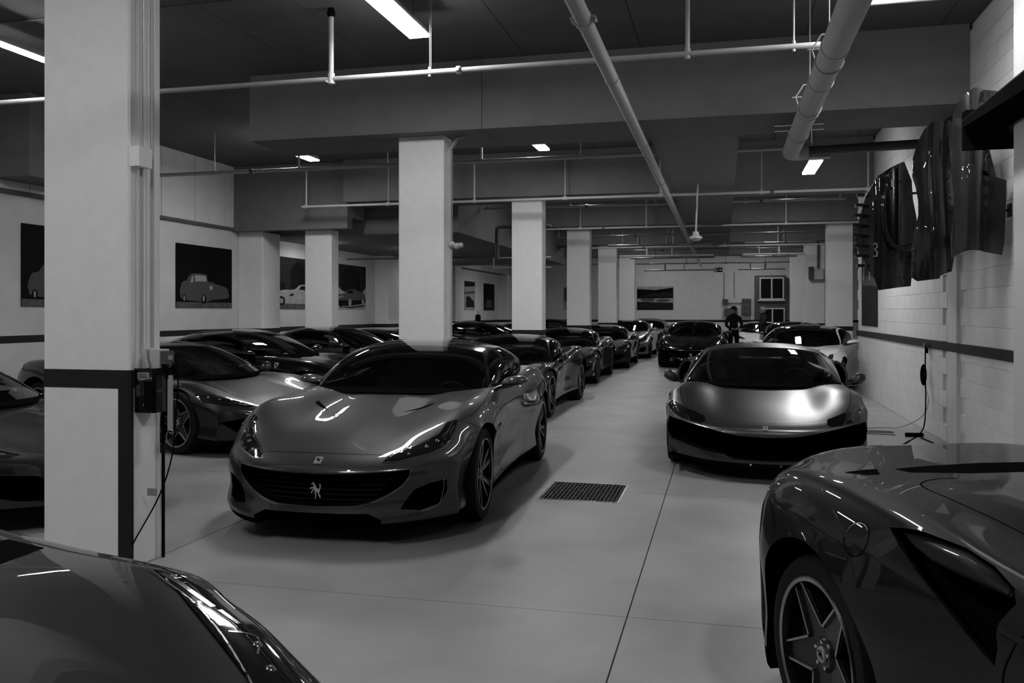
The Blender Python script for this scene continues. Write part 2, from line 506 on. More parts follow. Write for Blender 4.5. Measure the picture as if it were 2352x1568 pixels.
# big pipe A
pa = empty('ceiling_pipe', (-.95, 0, 3.6), 0, 'long straight pipe running from the top centre back to the far wall', 'pipe')
segs = [(2.0, 5.95), (5.96, 7.5), (7.51, 10.5), (10.51, 13.6), (13.61, 19.8), (19.81, 26), (26.01, 32), (32.01, 39)]
for a, b in segs:
    mb = MB(); mb.tube([(0, a, 0), (0, b, 0)], .058, 16, True); mb.build('pipe_length', M['pipe'], pa, angle=40)
for y in (5.95, 7.5, 10.5, 13.6, 19.8, 26, 32):
    mb = MB(); mb.tube([(0, y - .02, 0), (0, y + .02, 0)], .064 if y != 5.95 else .07, 16)
    if y == 5.95:
        for s in (-1, 1):
            mb.box(s * .07 - .015, s * .07 + .015, y - .03, y + .03, -.02, .02); mb.tube([(s * .085, y - .05, 0), (s * .085, y + .05, 0)], .008, 6)
    mb.build('coupling', M['pipe'], pa, angle=40)
# big pipe B with elbow
pb = empty('ceiling_pipe', (.84, 0, 3.6), 0, 'thick pipe at the upper right that drops at an elbow and turns right', 'pipe')
for a, b in ((2.0, 7.0), (7.005, 8.0), (8.005, 9.2), (9.205, 10.4), (10.405, 11.25)):
    mb = MB(); mb.tube([(0, a, 0), (0, b, 0)], .105, 20); mb.build('pipe_length', M['pipe'], pb, angle=40)
mb = MB(); mb.tube([(0, 11.25, 0)] + elbow((0, 11.2, 0), (0, 11.75, .03), (.5, 11.80, .06), .22), .105, 18)
mb.build('elbow', M['pipe'], pb, angle=40)
mb = MB(); mb.tube([(.15, 11.79, .055), (1.70, 11.80, .09)], .06, 14); mb.build('pipe_length', M['dark_wall'], pb, angle=40)
for y in (7.0, 8.0, 9.2, 10.4):
    mb = MB(); mb.tube([(0, y - .012, 0), (0, y + .012, 0)], .112, 20); mb.build('coupling', M['pipe'], pb, angle=40)
for y, l in ((7.4, 1), (9.0, 1), (10.3, 0)):
    mb = MB()
    ring = [(-.112 * math.cos(t), y, -.112 * math.sin(t)) for t in [R(-10 + 20 * i) for i in range(11)]]
    if l:
        mb.tube([(0, y, .22), (-.06, y, .22), (-.135, y, .10)] + ring + [(.135, y, .10), (.06, y, .22), (0, y, .22)], .007, 6)
        mb.tube([(0, y, .22), (0, y, ZC - 3.6)], .006, 6); mb.tube([(-.17, y, .10), (.15, y, .10)], .006, 6)
    else:
        mb.tube([(-.27, y, .09), (.27, y, .09)], .006, 6); mb.tube([(-.27, y, .03), (.27, y, .03)], .006, 6)
        mb.tube([(.14, y, -.12), (.14, y, .22)], .006, 6)
        mb.tube(ring, .006, 6)
    mb.build('pipe_hanger', M['pipe'], pb)

# sprinkler line in the first bay
sp = empty('sprinkler_pipe', (0, 8.12, 3.95), 0, 'nearest thin sprinkler pipe crossing the whole ceiling, with an upright offset on the right', 'pipe')
r_ = .027
mb = MB(); mb.tube([(-10.2, 0, .0), (-2.55, 0, 0)], r_, 12); mb.build('pipe_length', M['pipe'], sp, angle=40)
mb = MB(); mb.tube([(-2.54, 0, 0)] + elbow((-2.5, 0, 0), (1.0, 0, 0), (1.0, 0, .34), .07) + elbow((1.0, 0, 0), (1.0, 0, .34), (2, 0, .34), .07) + [(2.57, 0, .34)], r_, 12); mb.build('pipe_length', M['pipe'], sp, angle=40)
for p, ax in (((-2.545, 0, 0), 0), ((.90, 0, 0), 0), ((1, 0, .08), 2), ((1, 0, .27), 2), ((1.1, 0, .34), 0)):
    mb = MB(); clamp_ring(mb, p, .034, ax, .022)
    q = Vector(p); o1 = Vector((0, .045, 0))
    mb.box(q.x - .015, q.x + .015, q.y - .055, q.y - .03, q.z - .015, q.z + .015); mb.box(q.x - .015, q.x + .015, q.y + .03, q.y + .055, q.z - .015, q.z + .015)
    mb.build('coupling', M['pipe'], sp)
mb = MB(); mb.tube([(-3.92, 0, 0), (-3.92, 0, .66)], .026, 10); mb.tube([(-3.92, 0, -.05), (-3.92, 0, .06)], .036, 10); mb.tube([(-3.96, -.05, -.03), (-3.9, .05, -.03)], .01, 6); mb.build('drop_hanger', M['pipe'], sp)
mb = MB(); mb.lathe([(.0, .0), (.03, 0), (.045, -.06), (.03, -.09), (0, -.09)], 12, 2, (-3.92, 0, .73)); mb.build('hanger_cap', M['black_matt'], sp)
for x, r1 in ((-2.85, .003), (-2.835, .003), (-.32, .02), (.62, .008)):
    mb = MB(); mb.tube([(x, 0, .0), (x, 0, ZC - 3.95)], r1, 8)
    if r1 > .005 or x == -2.85: mb.tube([(x, 0, -.045), (x, 0, .05)], max(r1 * 1.3, .016), 8)
    mb.build('hanger', M['pipe'], sp)
# ceiling conduit
cd = empty('ceiling_conduit', (0, 6.6, 4.6), 0, 'thin dark conduit on the ceiling ending at a small junction left of the big lamp', 'conduit')
mb = MB(); mb.tube([(-9, 1.0, .05), (-3.6, 1.0, .05)], .01, 8); mb.build('conduit_pipe', M['pipe_dark'], cd)
mb = MB(); mb.lathe([(0, .08), (.06, .08), (.06, .02), (.04, 0), (0, 0)], 14, 2, (-3.55, 1.0, 0)); mb.sphere((-3.4, 1.0, .03), .035); mb.build('junction_cap', M['ceiling'], cd)

# repeating sprinkler lines deeper in
sl = ['second sprinkler pipe, below the first ceiling beam, stepping down on the right', 'sprinkler pipe in front of the second ceiling beam', 'sprinkler pipe hidden between the second and third beams',
      'sprinkler pipe in front of the third beam', 'bright sprinkler pipe at the fourth beam', 'far sprinkler pipe left and right of the aisle', 'farther sprinkler pipe near the exit sign', 'farthest sprinkler pipe before the back wall']
for k, (y, z, x0, x1) in enumerate([(13.1, 3.95, -10.2, 1.15), (15.95, 3.70, -8.35, 2.55), (19.2, 3.95, -5.4, 2.5), (22.0, 3.72, -5.4, 5.0), (25.3, 3.80, -4.9, 5.0), (28.0, 3.66, -4.9, 5.0), (31.4, 3.8, -4.5, 5.0), (37.0, 3.62, -8, 5.0)]):
    s_ = empty('sprinkler_pipe', (0, y, z), 0, sl[k], 'pipe')
    mb = MB()
    if k == 0: mb.tube([(x0, 0, 0)] + elbow((0, 0, 0), (x1, 0, 0), (x1, 0, -.15), .05) + elbow((x1, 0, 0), (x1, 0, -.15), (2, 0, -.15), .05) + [(1.5, 0, -.15)], .032, 10)
    else: mb.tube([(x0, 0, 0), (x1, 0, 0)], .026, 10)
    mb.build('pipe_length', M['pipe'], s_, angle=40)
    mb = MB()
    n = int((x1 - x0) / 1.6)
    for i in range(n + 1):
        x = x0 + .1 + i * (x1 - x0 - .2) / n
        mb = MB(); mb.tube([(x, 0, 0), (x, 0, min(ZC - z, .72))], .018 if i % 2 == 0 else .009, 6); mb.tube([(x - .04, 0, 0), (x + .04, 0, 0)], .038, 8)
        mb.build('hanger', M['pipe'], s_)
    for x in (x0 + 2.4, x1 - 1.7):
        mb = MB(); mb.tube([(x - .03, 0, 0), (x + .03, 0, 0)], .042, 8); mb.build('coupling', M['pipe_dark'], s_)
    if k >= 4:   # branch line below
        mb = MB(); mb.tube([(-3.3, .05, -.28), (-.3, .05, -.28)], .03, 8); mb.tube([(-2.4, .05, -.28), (-2.4, .05, .0)], .035, 8); mb.tube([(-1.6, .05, -.28), (-1.6, .05, .0)], .02, 8)
        mb.tube([(.6, .05, -.28), (2.5, .05, -.28)], .03, 8); mb.tube([(1.7, .05, -.28), (1.7, .05, .0)], .035, 8); mb.tube([(1.1, .05, -.28), (1.1, .05, .0)], .02, 8)
        mb.build('branch_pipe', M['pipe'], s_)
# dark duct rails at left, and wall branch
b = empty('dark_pipe', (-5.0, 20.6, 3.15), 0, 'dark pipe with an upright bend just left of the third pillar', 'pipe')
mb = MB(); mb.tube([(-.45, 0, -.3)] + elbow((-.45, 0, -.3), (-.45, 0, .52), (.6, 0, .52), .12) + [(.9, 0, .52)], .045, 10); mb.build('bent_pipe', M['pipe_dark'], b, angle=40)
mb = MB(); mb.tube([(-4.5, 0, -.22), (-.5, 0, -.22)], .022, 8); mb.build('pipe_length', M['pipe_dark'], b)
mb = MB(); mb.tube([(-.55, 0, -.25), (.9, 0, -.25)], .02, 8); mb.tube([(-.55, 0, -.5), (.9, 0, -.5)], .02, 8); mb.tube([(-.55, 0, -.5), (-.55, 0, -.25)], .02, 8); mb.tube([(.3, 0, -.5), (.3, 0, -.25)], .02, 8)
mb.build('white_branch', M['pipe'], b)

# pendant
pd = empty('hanging_pendant', (-.47, 15.55, 2.86), 0, 'thin white drop rod with a bell-shaped dome at its lower end, hanging mid aisle', 'pendant')
mb = MB(); mb.tube([(.06, 0, 1.75), (0, 0, .12)], .016, 8); mb.build('rod', M['pipe'], pd)
mb = MB(); mb.lathe([(0, .12), (.05, .12), (.055, .06), (.11, .03), (.115, .0), (.06, -.04), (0, -.05)], 18, 2); mb.build('dome', M['pipe'], pd, angle=40)

# exit sign
ex = empty('exit_sign', (-.18, 33.4, 3.16), 0, 'small black hanging sign with a running figure and an arrow pointing right', 'sign')
box_obj('sign_box', (-.155, .155, -.03, .03, -.085, .085), M['black_matt'], ex)
mb = MB(); mb.box(-.14, -.03, -.036, -.03, -.07, .07)
mb.build('pictogram_panel', M['badge_light'], ex)
mb = MB(); mb.prism([(-.105, -.065), (-.085, -.065), (-.075, -.02), (-.055, -.05), (-.04, -.045), (-.062, .0), (-.06, .03), (-.045, .02), (-.042, .028), (-.06, .045), (-.085, .045), (-.11, .02), (-.1, .012), (-.085, .025), (-.095, -.01)], 1, -.04, -.036)
mb.sphere((-.072, -.037, .058), .01); mb.build('running_figure', M['black_matt'], ex)
mb = MB(); mb.prism([(.01, -.015), (.08, -.015), (.08, -.05), (.14, .0), (.08, .05), (.08, .015), (.01, .015)], 1, -.036, -.03); mb.build('arrow', M['badge_light'], ex)
mb = MB(); mb.tube([(-.06, 0, .085), (-.06, 0, 1.52)], .008, 6); mb.build('sign_rod', M['pipe'], ex)

# ------------------------------------------------------------------ posters
M['pr_black'] = mat('print_black', .003, .7, spec=.1)
M['pr_dark'] = mat('print_dark', .016, .7, spec=.1, noise=.8, nscale=14)
M['pr_mid'] = mat('print_mid', .09, .7, spec=.1, noise=.35, nscale=9)
M['pr_light'] = mat('print_light', .30, .4, noise=.2, nscale=6)
M['pr_car'] = mat('print_car', .07, .6, spec=.2)
PR = [M['pr_black'], M['pr_dark'], M['pr_mid'], M['pr_light'], M['pr_car']]
def ell(cx, cy, a, b, n=14): return [(cx + a * math.cos(2 * PI * i / n), cy + b * math.sin(2 * PI * i / n)) for i in range(n)]
CARS = {
 'round': [(4, [(.06, .27), (.10, .40), (.17, .43), (.21, .50), (.28, .545), (.50, .545), (.53, .50), (.55, .43), (.66, .40), (.80, .37), (.90, .33), (.93, .25), (.92, .17), (.62, .13), (.5, .10), (.12, .13), (.07, .2)]),
            (3, [(.235, .40), (.26, .50), (.285, .51), (.285, .40)]), (3, [(.315, .42), (.31, .52), (.50, .52), (.52, .43)]),
            (0, ell(.13, .15, .03, .06)), (3, ell(.13, .15, .012, .04)), (0, ell(.47, .14, .045, .075)), (3, ell(.465, .15, .018, .05)), (3, ell(.60, .33, .03, .04)), (2, ell(.90, .29, .015, .03)), (2, [(.56, .40), (.6, .43), (.68, .40), (.62, .385)])],
 'wedge': [(4, [(.02, .18), (.03, .28), (.14, .33), (.32, .36), (.42, .44), (.62, .455), (.75, .42), (.92, .37), (.97, .30), (.97, .14), (.02, .12)]),
            (0, [(.02, .12), (.03, .2), (.5, .2), (.96, .22), (.97, .13), (.4, .07), (.06, .08)]), (0, [(.36, .36), (.43, .43), (.56, .44), (.58, .35)]),
            (3, ell(.47, .15, .05, .085)), (3, ell(.90, .16, .04, .075)), (0, ell(.2, .1, .05, .06)), (3, [(.08, .25), (.2, .3), (.28, .29), (.13, .24)]), (0, [(.1, .06), (.5, .05), (.97, .1), (.97, .07), (.5, .02)])],
 'roadster': [(3, [(.08, .15), (.09, .28), (.25, .36), (.5, .38), (.62, .47), (.8, .48), (.92, .42), (.98, .3), (.98, .12), (.3, .1)]),
            (0, [(.6, .38), (.65, .45), (.78, .455), (.8, .37)]), (0, ell(.22, .15, .08, .09)), (3, ell(.22, .15, .04, .05)), (0, ell(.85, .15, .08, .09)), (0, [(.4, .24), (.48, .26), (.48, .3), (.4, .28)])],
 'front': [(3, [(.2, .2), (.25, .55), (.35, .68), (.75, .66), (.85, .5), (.88, .2)]), (0, [(.33, .5), (.38, .63), (.7, .61), (.76, .48)]), (0, ell(.35, .25, .08, .1)), (0, [(.45, .22), (.48, .34), (.7, .33), (.72, .2)])]}
def soft(P, k=4):
    n = len(P); out = []
    for i in range(n):
        a, b, c_, d = P[i - 1], P[i], P[(i + 1) % n], P[(i + 2) % n]
        for j in range(k):
            t = j / k
            out.append(tuple(.5 * (2 * b[q] + (c_[q] - a[q]) * t + (2 * a[q] - 5 * b[q] + 4 * c_[q] - d[q]) * t * t + (3 * b[q] - a[q] - 3 * c_[q] + d[q]) * t ** 3) for q in (0, 1)))
    return [(min(max(x, 0), 1), min(max(y, 0), 1)) for x, y in out]
def poster(loc, rz, wd, ht, layers, label):
    """stands in its local x-z plane and faces -y"""
    p = empty('poster', loc, rz, label, 'poster')
    box_obj('poster_sheet', (0, wd, 0, .012, 0, ht), PR[layers[0]], p)
    mb = MB(); d = .0
    for mi, poly in layers[1:]:
        if len(poly) >= 10 and mi != 0 or len(poly) >= 15: poly = soft(poly)
        d += .0004
        mb.cur = mi
        n = len(mb.v)
        q = [(a * wd, b * ht) for a, b in poly]
        mb.prism(q, 1, -d - .0006, 0.001)
    me = mesh('picture', mb.v, mb.f, PR, False, mb.mi)
    bm = bmesh.new(); bm.from_mesh(me); bmesh.ops.recalc_face_normals(bm, faces=bm.faces); bm.to_mesh(me); bm.free()
    obj('picture', me, p)
    return p
def tree(x0, x1, b, t, seed):
    rr = random.Random(seed); n = 9
    pts = [(x0, b)]
    for i in range(n + 1): pts.append((x0 + (x1 - x0) * i / n, t - (abs(i / n - .5) * .3) + rr.uniform(-.05, .05)))
    pts.append((x1, b)); return pts
FL = [(2, [(0, 0), (1, 0), (1, .09), (0, .09)])]
xw = XL + .012
posterL = [
 (10.78, 1.94, 1.26, [0] + FL + CARS['round'], 'black poster of a rounded grey coupe at the far left, cut by the near pillar'),
 (14.54, 1.94, 1.26, [0] + FL + CARS['round'], 'black poster of a rounded grey coupe with light windows, right of the near pillar'),
 (18.1, 2.3, 1.25, [1, (2, [(0, 0), (1, 0), (1, .14), (0, .14)]), (0, tree(.42, .78, .3, .95, 3)), (0, tree(0, .3, .3, .6, 5))] + CARS['roadster'], 'dark poster of a pale roadster, partly behind the slim left pillar'),
 (21.5, 2.1, 1.25, [3, (1, [(0, .45), (.1, .5), (.3, .38), (.6, .42), (.85, .36), (1, .5), (1, 1), (0, 1)]), (0, tree(.2, .8, .42, .98, 7))] + CARS['wedge'], 'light poster of a two-tone wedge coupe under dark trees, right of the slim left pillar'),
 (25.4, 2.0, 1.2, [3, (0, [(0, .0), (.25, 0), (0, .2)]), (1, [(0, .3), (.6, .4), (1, .5), (1, .8), (0, .85)])] + CARS['front'], 'poster with a white car seen from the front, cut by the tall second pillar'),
 (33.6, 1.5, 1.2, [3, (1, [(0, .8), (1, .85), (1, 1), (0, 1)]), (4, [(0, .55), (1, .6), (1, .68), (0, .62)]), (1, [(.1, .1), (.15, .45), (.4, .5), (.9, .3), (.95, .1)])], 'narrow light poster of an open racing car, left of the two far narrow posters'),
 (36.5, 1.8, 1.2, [0, (1, [(0, 0), (1, 0), (1, .3), (0, .35)]), (2, [(.2, .1), (.3, .4), (.7, .38), (.8, .12)])], 'narrow dark poster, right of the two far narrow posters'),
]
for y, wd, ht, ly, lb in posterL:
    poster((xw + .006, y, 1.64), PI / 2, wd, ht, ly, lb)
poster((-7.5, 40.98, 1.66), 0, 1.3, 1.1, [2, (3, [(0, 0), (1, 0), (1, .45), (0, .4)]), (0, [(.7, .2), (.75, .45), (.95, .5), (1, .2)])], 'grey far-wall poster between the third and fourth pillars')
poster((-3.98, 40.98, 1.67), 0, 1.7, 1.1, [0, (1, [(0, .05), (1, 0.02), (1, .3), (0, .35)]), (3, [(0, .35), (1, .3), (1, .5), (0, .48)]), (1, [(0, .55), (.4, .7), (1, .8), (1, .55)]), (2, ell(.3, .42, .2, .08)), (2, ell(.72, .4, .2, .07)), (3, [(0, .9), (.5, .85), (1, .95), (1, 1), (0, 1)])], 'wide dark far-wall poster of a row of old racing cars in a pit lane')
poster((XR - .014, 17.6, 1.5 - .2), -PI / 2, 1.7, 1.4, [1, (2, [(0, .55), (1, .5), (1, .62), (0, .68)]), (3, [(.1, .62), (.16, .9), (.2, .9), (.16, .6)]), (3, [(.5, .6), (.55, .88), (.6, .88), (.56, .6)])], 'dark poster on the right block wall below the hung bumpers')

# ------------------------------------------------------------------ far wall equipment
e = empty('electrical_cabinet', (1.05, 40.98, 1.45), 0, 'grey electrical cabinet on the far wall, left of the dark window', 'cabinet')
box_obj('cabinet_body', (-.2, .2, -.25, 0, 0, .72), M['dark_wall'], e)
box_obj('cabinet_door', (-.18, .18, -.27, -.252, .02, .7), M['pr_mid'], e)
mb = MB(); mb.tube([(-1.0, -.05, .52), (-.2, -.05, .52)], .02, 6); mb.build('conduit_pipe', M['pipe_dark'], e)
e = empty('wall_box', (.1, 40.98, 1.9), 0, 'small dark box on the far wall with a thin conduit rising from it', 'box')
box_obj('box_body', (-.12, .12, -.14, 0, 0, .26), M['dark_wall'], e)
mb = MB(); mb.tube([(-.05, -.04, .26), (-.05, -.04, 1.5)], .012, 6); mb.tube([(.4, -.04, 0.3), (.4, -.04, 1.5)], .012, 6); mb.build('conduit_pipe', M['pipe_dark'], e)
e = empty('wall_device', (.35, 40.98, 1.35), 0, 'wide dark box on the far wall behind the head of the person in the cap', 'box')
mb = MB(); mb.box(-.3, .3, -.2, 0, 0, .38); mb.build('box_body', M['dark_wall'], e)
# box on the right-hand slim pillar
e = empty('pillar_box', (2.95, 28.86, 2.6), 0, 'small white box with a pipe above it on the slim right pillar', 'box')
mb = MB(); mb.box(-.14, .14, -.12, 0, 0, .34); mb.build('box_body', M['white_metal'], e)
mb = MB(); mb.box(-.3, -.16, -.14, 0, .0, .4); mb.build('side_plate', M['dark_wall'], e)
mb = MB(); mb.tube([(-.02, -.05, .34), (-.02, -.05, 1.2)], .03, 8); mb.build('conduit_pipe', M['pipe_dark'], e)

# ------------------------------------------------------------------ fittings on the near pillar
cb = empty('charging_box', (-3.455, 4.60, .94), 0, 'black wall charger box with a small label on the side of the near pillar', 'charger')
mb = MB(); mb.prism([(-.028, -.09), (.10, -.09), (.115, -.07), (.115, .07), (.10, .09), (-.028, .09)], 2, 0, .27); mb.build('charger_body', M['black_gloss'], cb)
mb = MB(); mb.box(.0, .08, -.0935, -.09, .205, .245); mb.build('sticker', M['badge_light'], cb)
mb = MB()
for i in range(3): mb.box(.012, .068, -.0945, -.0935, .212 + i * .01, .2155 + i * .01)
mb.build('sticker_text', M['black_matt'], cb)
mb = MB(); mb.box(-.01, .02, -.096, -.09, .10, .17); mb.build('latch', M['rim_alloy'], cb)
mb = MB(); mb.box(.05, .11, -.1, -.09, .03, .19); mb.build('side_rib', M['black_matt'], cb)
cb2 = empty('socket_box', (-3.40, 4.66, 1.21), 0, 'pale socket box with a plug, just above the black charger box', 'socket')
mb = MB(); mb.prism([(-.07, -.045), (.02, -.045), (.02, .05), (-.07, .05)], 2, 0, .11); mb.build('box_body', M['white_metal'], cb2, angle=30)
mb = MB(); mb.box(.025, .07, -.04, .03, .01, .10); mb.build('cover', M['pr_mid'], cb2)
mb = MB(); mb.tube([(.05, -.03, .02), (.05, -.03, -.07)], .022, 10); mb.build('plug', M['black_matt'], cb2)
mb = MB(); mb.box(.09, .12, -.06, -.055, .05, .075); mb.build('paper_tag', M['badge_light'], cb2)
cf = empty('conduit', (-3.45, 4.60, 1.33), 0, 'pair of thin white conduits and a switch box on the side of the near pillar', 'conduit')
for x, y in ((.0, -.06), (.0, .04)):
    mb = MB(); mb.tube([(x, y, 0), (x, y, 1.9 if y > 0 else 1.5), (x, y, ZC - 1.34)], .011, 8); mb.build('conduit_pipe', M['pipe'], cf, angle=40)
mb = MB(); mb.tube([(.0, -.06, 0), (.04, -.06, -.12)], .013, 8); mb.build('conduit_end', M['pipe'], cf)
mb = MB(); mb.box(-.02, .05, -.15, -.03, 1.10, 1.22); mb.build('switch_box', M['pillar'], cf)
pw = empty('cable_guard', (-3.445, 4.74, 0), 0, 'thin black pole standing at the back corner of the near pillar', 'pole')
mb = MB(); mb.tube([(0, 0, 0), (0, 0, .98)], .011, 10); mb.build('pole', M['black_matt'], pw)
mb = MB(); mb.tube([(0, 0, .66), (0, 0, .72)], .02, 10); mb.build('pole_clip', M['rim_dark'], pw)
def cable(name, pts, r, m, label, cat='cable'):
    P = [Vector(p) for p in pts]; out = []
    for i in range(len(P) - 1):
        a = P[max(i - 1, 0)]; b = P[i]; c_ = P[i + 1]; d = P[min(i + 2, len(P) - 1)]
        for k in range(8):
            t = k / 8
            out.append(.5 * ((2 * b) + (c_ - a) * t + (2 * a - 5 * b + 4 * c_ - d) * t * t + (3 * b - a - 3 * c_ + d) * t ** 3))
    out.append(P[-1])
    mb = MB(); mb.tube(out, r, 8)
    return tag(mb.build(name, m, None, angle=60), label, cat)
c1 = cable('power_cable', [(-3.30, 4.63, 1.24), (-3.24, 4.6, 1.15), (-3.27, 4.62, .9), (-3.30, 4.62, .65), (-3.36, 4.58, .42), (-3.46, 4.50, .18), (-3.53, 4.44, .012), (-3.66, 4.36, .006)], .0045, M['black_matt'], 'black cable hanging from the charger box to the foot of the near pillar')
mb = MB(); mb.box(-3.42, -3.35, 4.55, 4.552, .43, .475); mb.build('cable_tag', M['badge_light'], None, label='small white paper tag on the black cable near the pillar foot', category='tag')
s1 = MB(); s1.box(-3.335, -3.31, 4.63, 4.65, .82, 1.16); s1.build('strap', M['pipe'], None, label='pale vertical strip hanging right of the black charger box', category='strap')
k1 = MB(); k1.sphere((-3.32, 4.64, .78), (.028, .028, .045)); k1.build('strap_clip', M['black_gloss'], None, smooth=True, label='black clip at the lower end of the pale strip', category='clip')
# fittings on pillar two
cf = empty('conduit', (-3.43, 10.6, 1.2), 0, 'pair of conduits with a round junction on the right side of the tall second pillar', 'conduit')
for y in (-.08, -.03):
    mb = MB(); mb.tube([(.02, y, 1.25), (.02, y, 2.45), (.10, y, 2.58), (.2, y, 2.6)], .013, 8); mb.build('conduit_pipe', M['pipe'], cf, angle=40)
mb = MB(); mb.tube([(.02, -.05, 0), (.02, -.05, 1.25)], .015, 8); mb.build('conduit_pipe', M['pipe'], cf)
mb = MB(); mb.sphere((.03, -.07, 1.22), .05); mb.sphere((.11, -.09, 1.20), .042); mb.sphere((.16, -.09, 1.21), .035); mb.build('junction', M['pipe'], cf, smooth=True)

# ------------------------------------------------------------------ right wall charging cables
o = empty('wall_socket', (XR - .04, 12.1, 1.09), 0, 'small wall socket on the dark band of the right wall with plugs in it', 'socket')
mb = MB(); mb.box(-.03, .03, -.09, .05, .0, .06); mb.build('socket_box', M['rim_alloy'], o)
mb = MB(); mb.box(-.02, .02, -.04, -.02, -.07, -.0005); mb.build('plug', M['black_matt'], o)
cable('power_cable', [(2.53, 12.0, 1.12), (2.5, 11.85, 1.08), (2.5, 11.85, .8), (2.5, 11.83, .4), (2.46, 11.75, .1), (2.30, 11.45, .008), (2.12, 11.0, .008), (1.98, 10.60, .008), (2.1, 10.35, .008), (2.38, 10.2, .008)], .008, M['black_matt'], 'thin dark cable looping from the wall socket down onto the floor')
cable('power_cable', [(2.36, 11.42, .008), (2.40, 11.1, .008), (2.42, 10.7, .008), (2.44, 10.2, .008)], .008, M['black_matt'], 'second dark cable branch on the floor along the right wall')
cable('power_cable', [(2.52, 12.05, .62), (2.56, 11.95, .42), (2.5, 12.05, .2), (2.3, 12.3, .03), (2.0, 12.3, .01), (1.6, 12.1, .01), (1.2, 12.2, .01)], .007, M['pipe'], 'thin white cable sagging from the oval control box to the floor')
mb = MB(); mb.tube([(2.54, 12.05, 1.02), (2.54, 12.05, .86)], .006, 6); cbx = mb.build('box_cord', M['pipe'], None, label='thin cord above the black oval control box', category='cord')
mb = MB(); mb.sphere((2.52, 12.05, .74), (.04, .055, .14), 14, 10); mb.build('control_box', M['black_matt'], None, smooth=True, label='black oval charger control box hanging on the right wall', category='charger')
mb = MB(); mb.prism([(2.20, 11.52), (2.42, 11.56), (2.43, 11.62), (2.21, 11.59)], 2, .001, .045); mb.build('cable_connector', M['black_matt'], None, label='small black connector lying on the floor by the right wall', category='connector')
cable('power_cable', [(1.6, 11.95, .008), (2.05, 11.95, .008), (2.1, 11.85, .008), (1.65, 11.8, .008), (1.62, 11.7, .008), (2.05, 11.65, .008), (2.1, 11.6, .008)], .006, M['pipe_dark'], 'coil of thin cable on the floor beside the matt grey coupe')
cable('power_cable', [(-5.9, 4.55, .008), (-5.2, 4.62, .008), (-4.7, 4.66, .008), (-4.1, 4.75, .008)], .008, M['pipe'], 'white cable on the floor at the left edge behind the near pillar')

# ------------------------------------------------------------------ car building
ETA = np.array([0, .35, .62, .82, .93, 1.0])
def sstep(a, b, x):
    t = np.clip((x - a) / (b - a), 0, 1); return t * t * (3 - 2 * t)
def gauss(x, c, s): return np.exp(-((x - c) / s) ** 2)

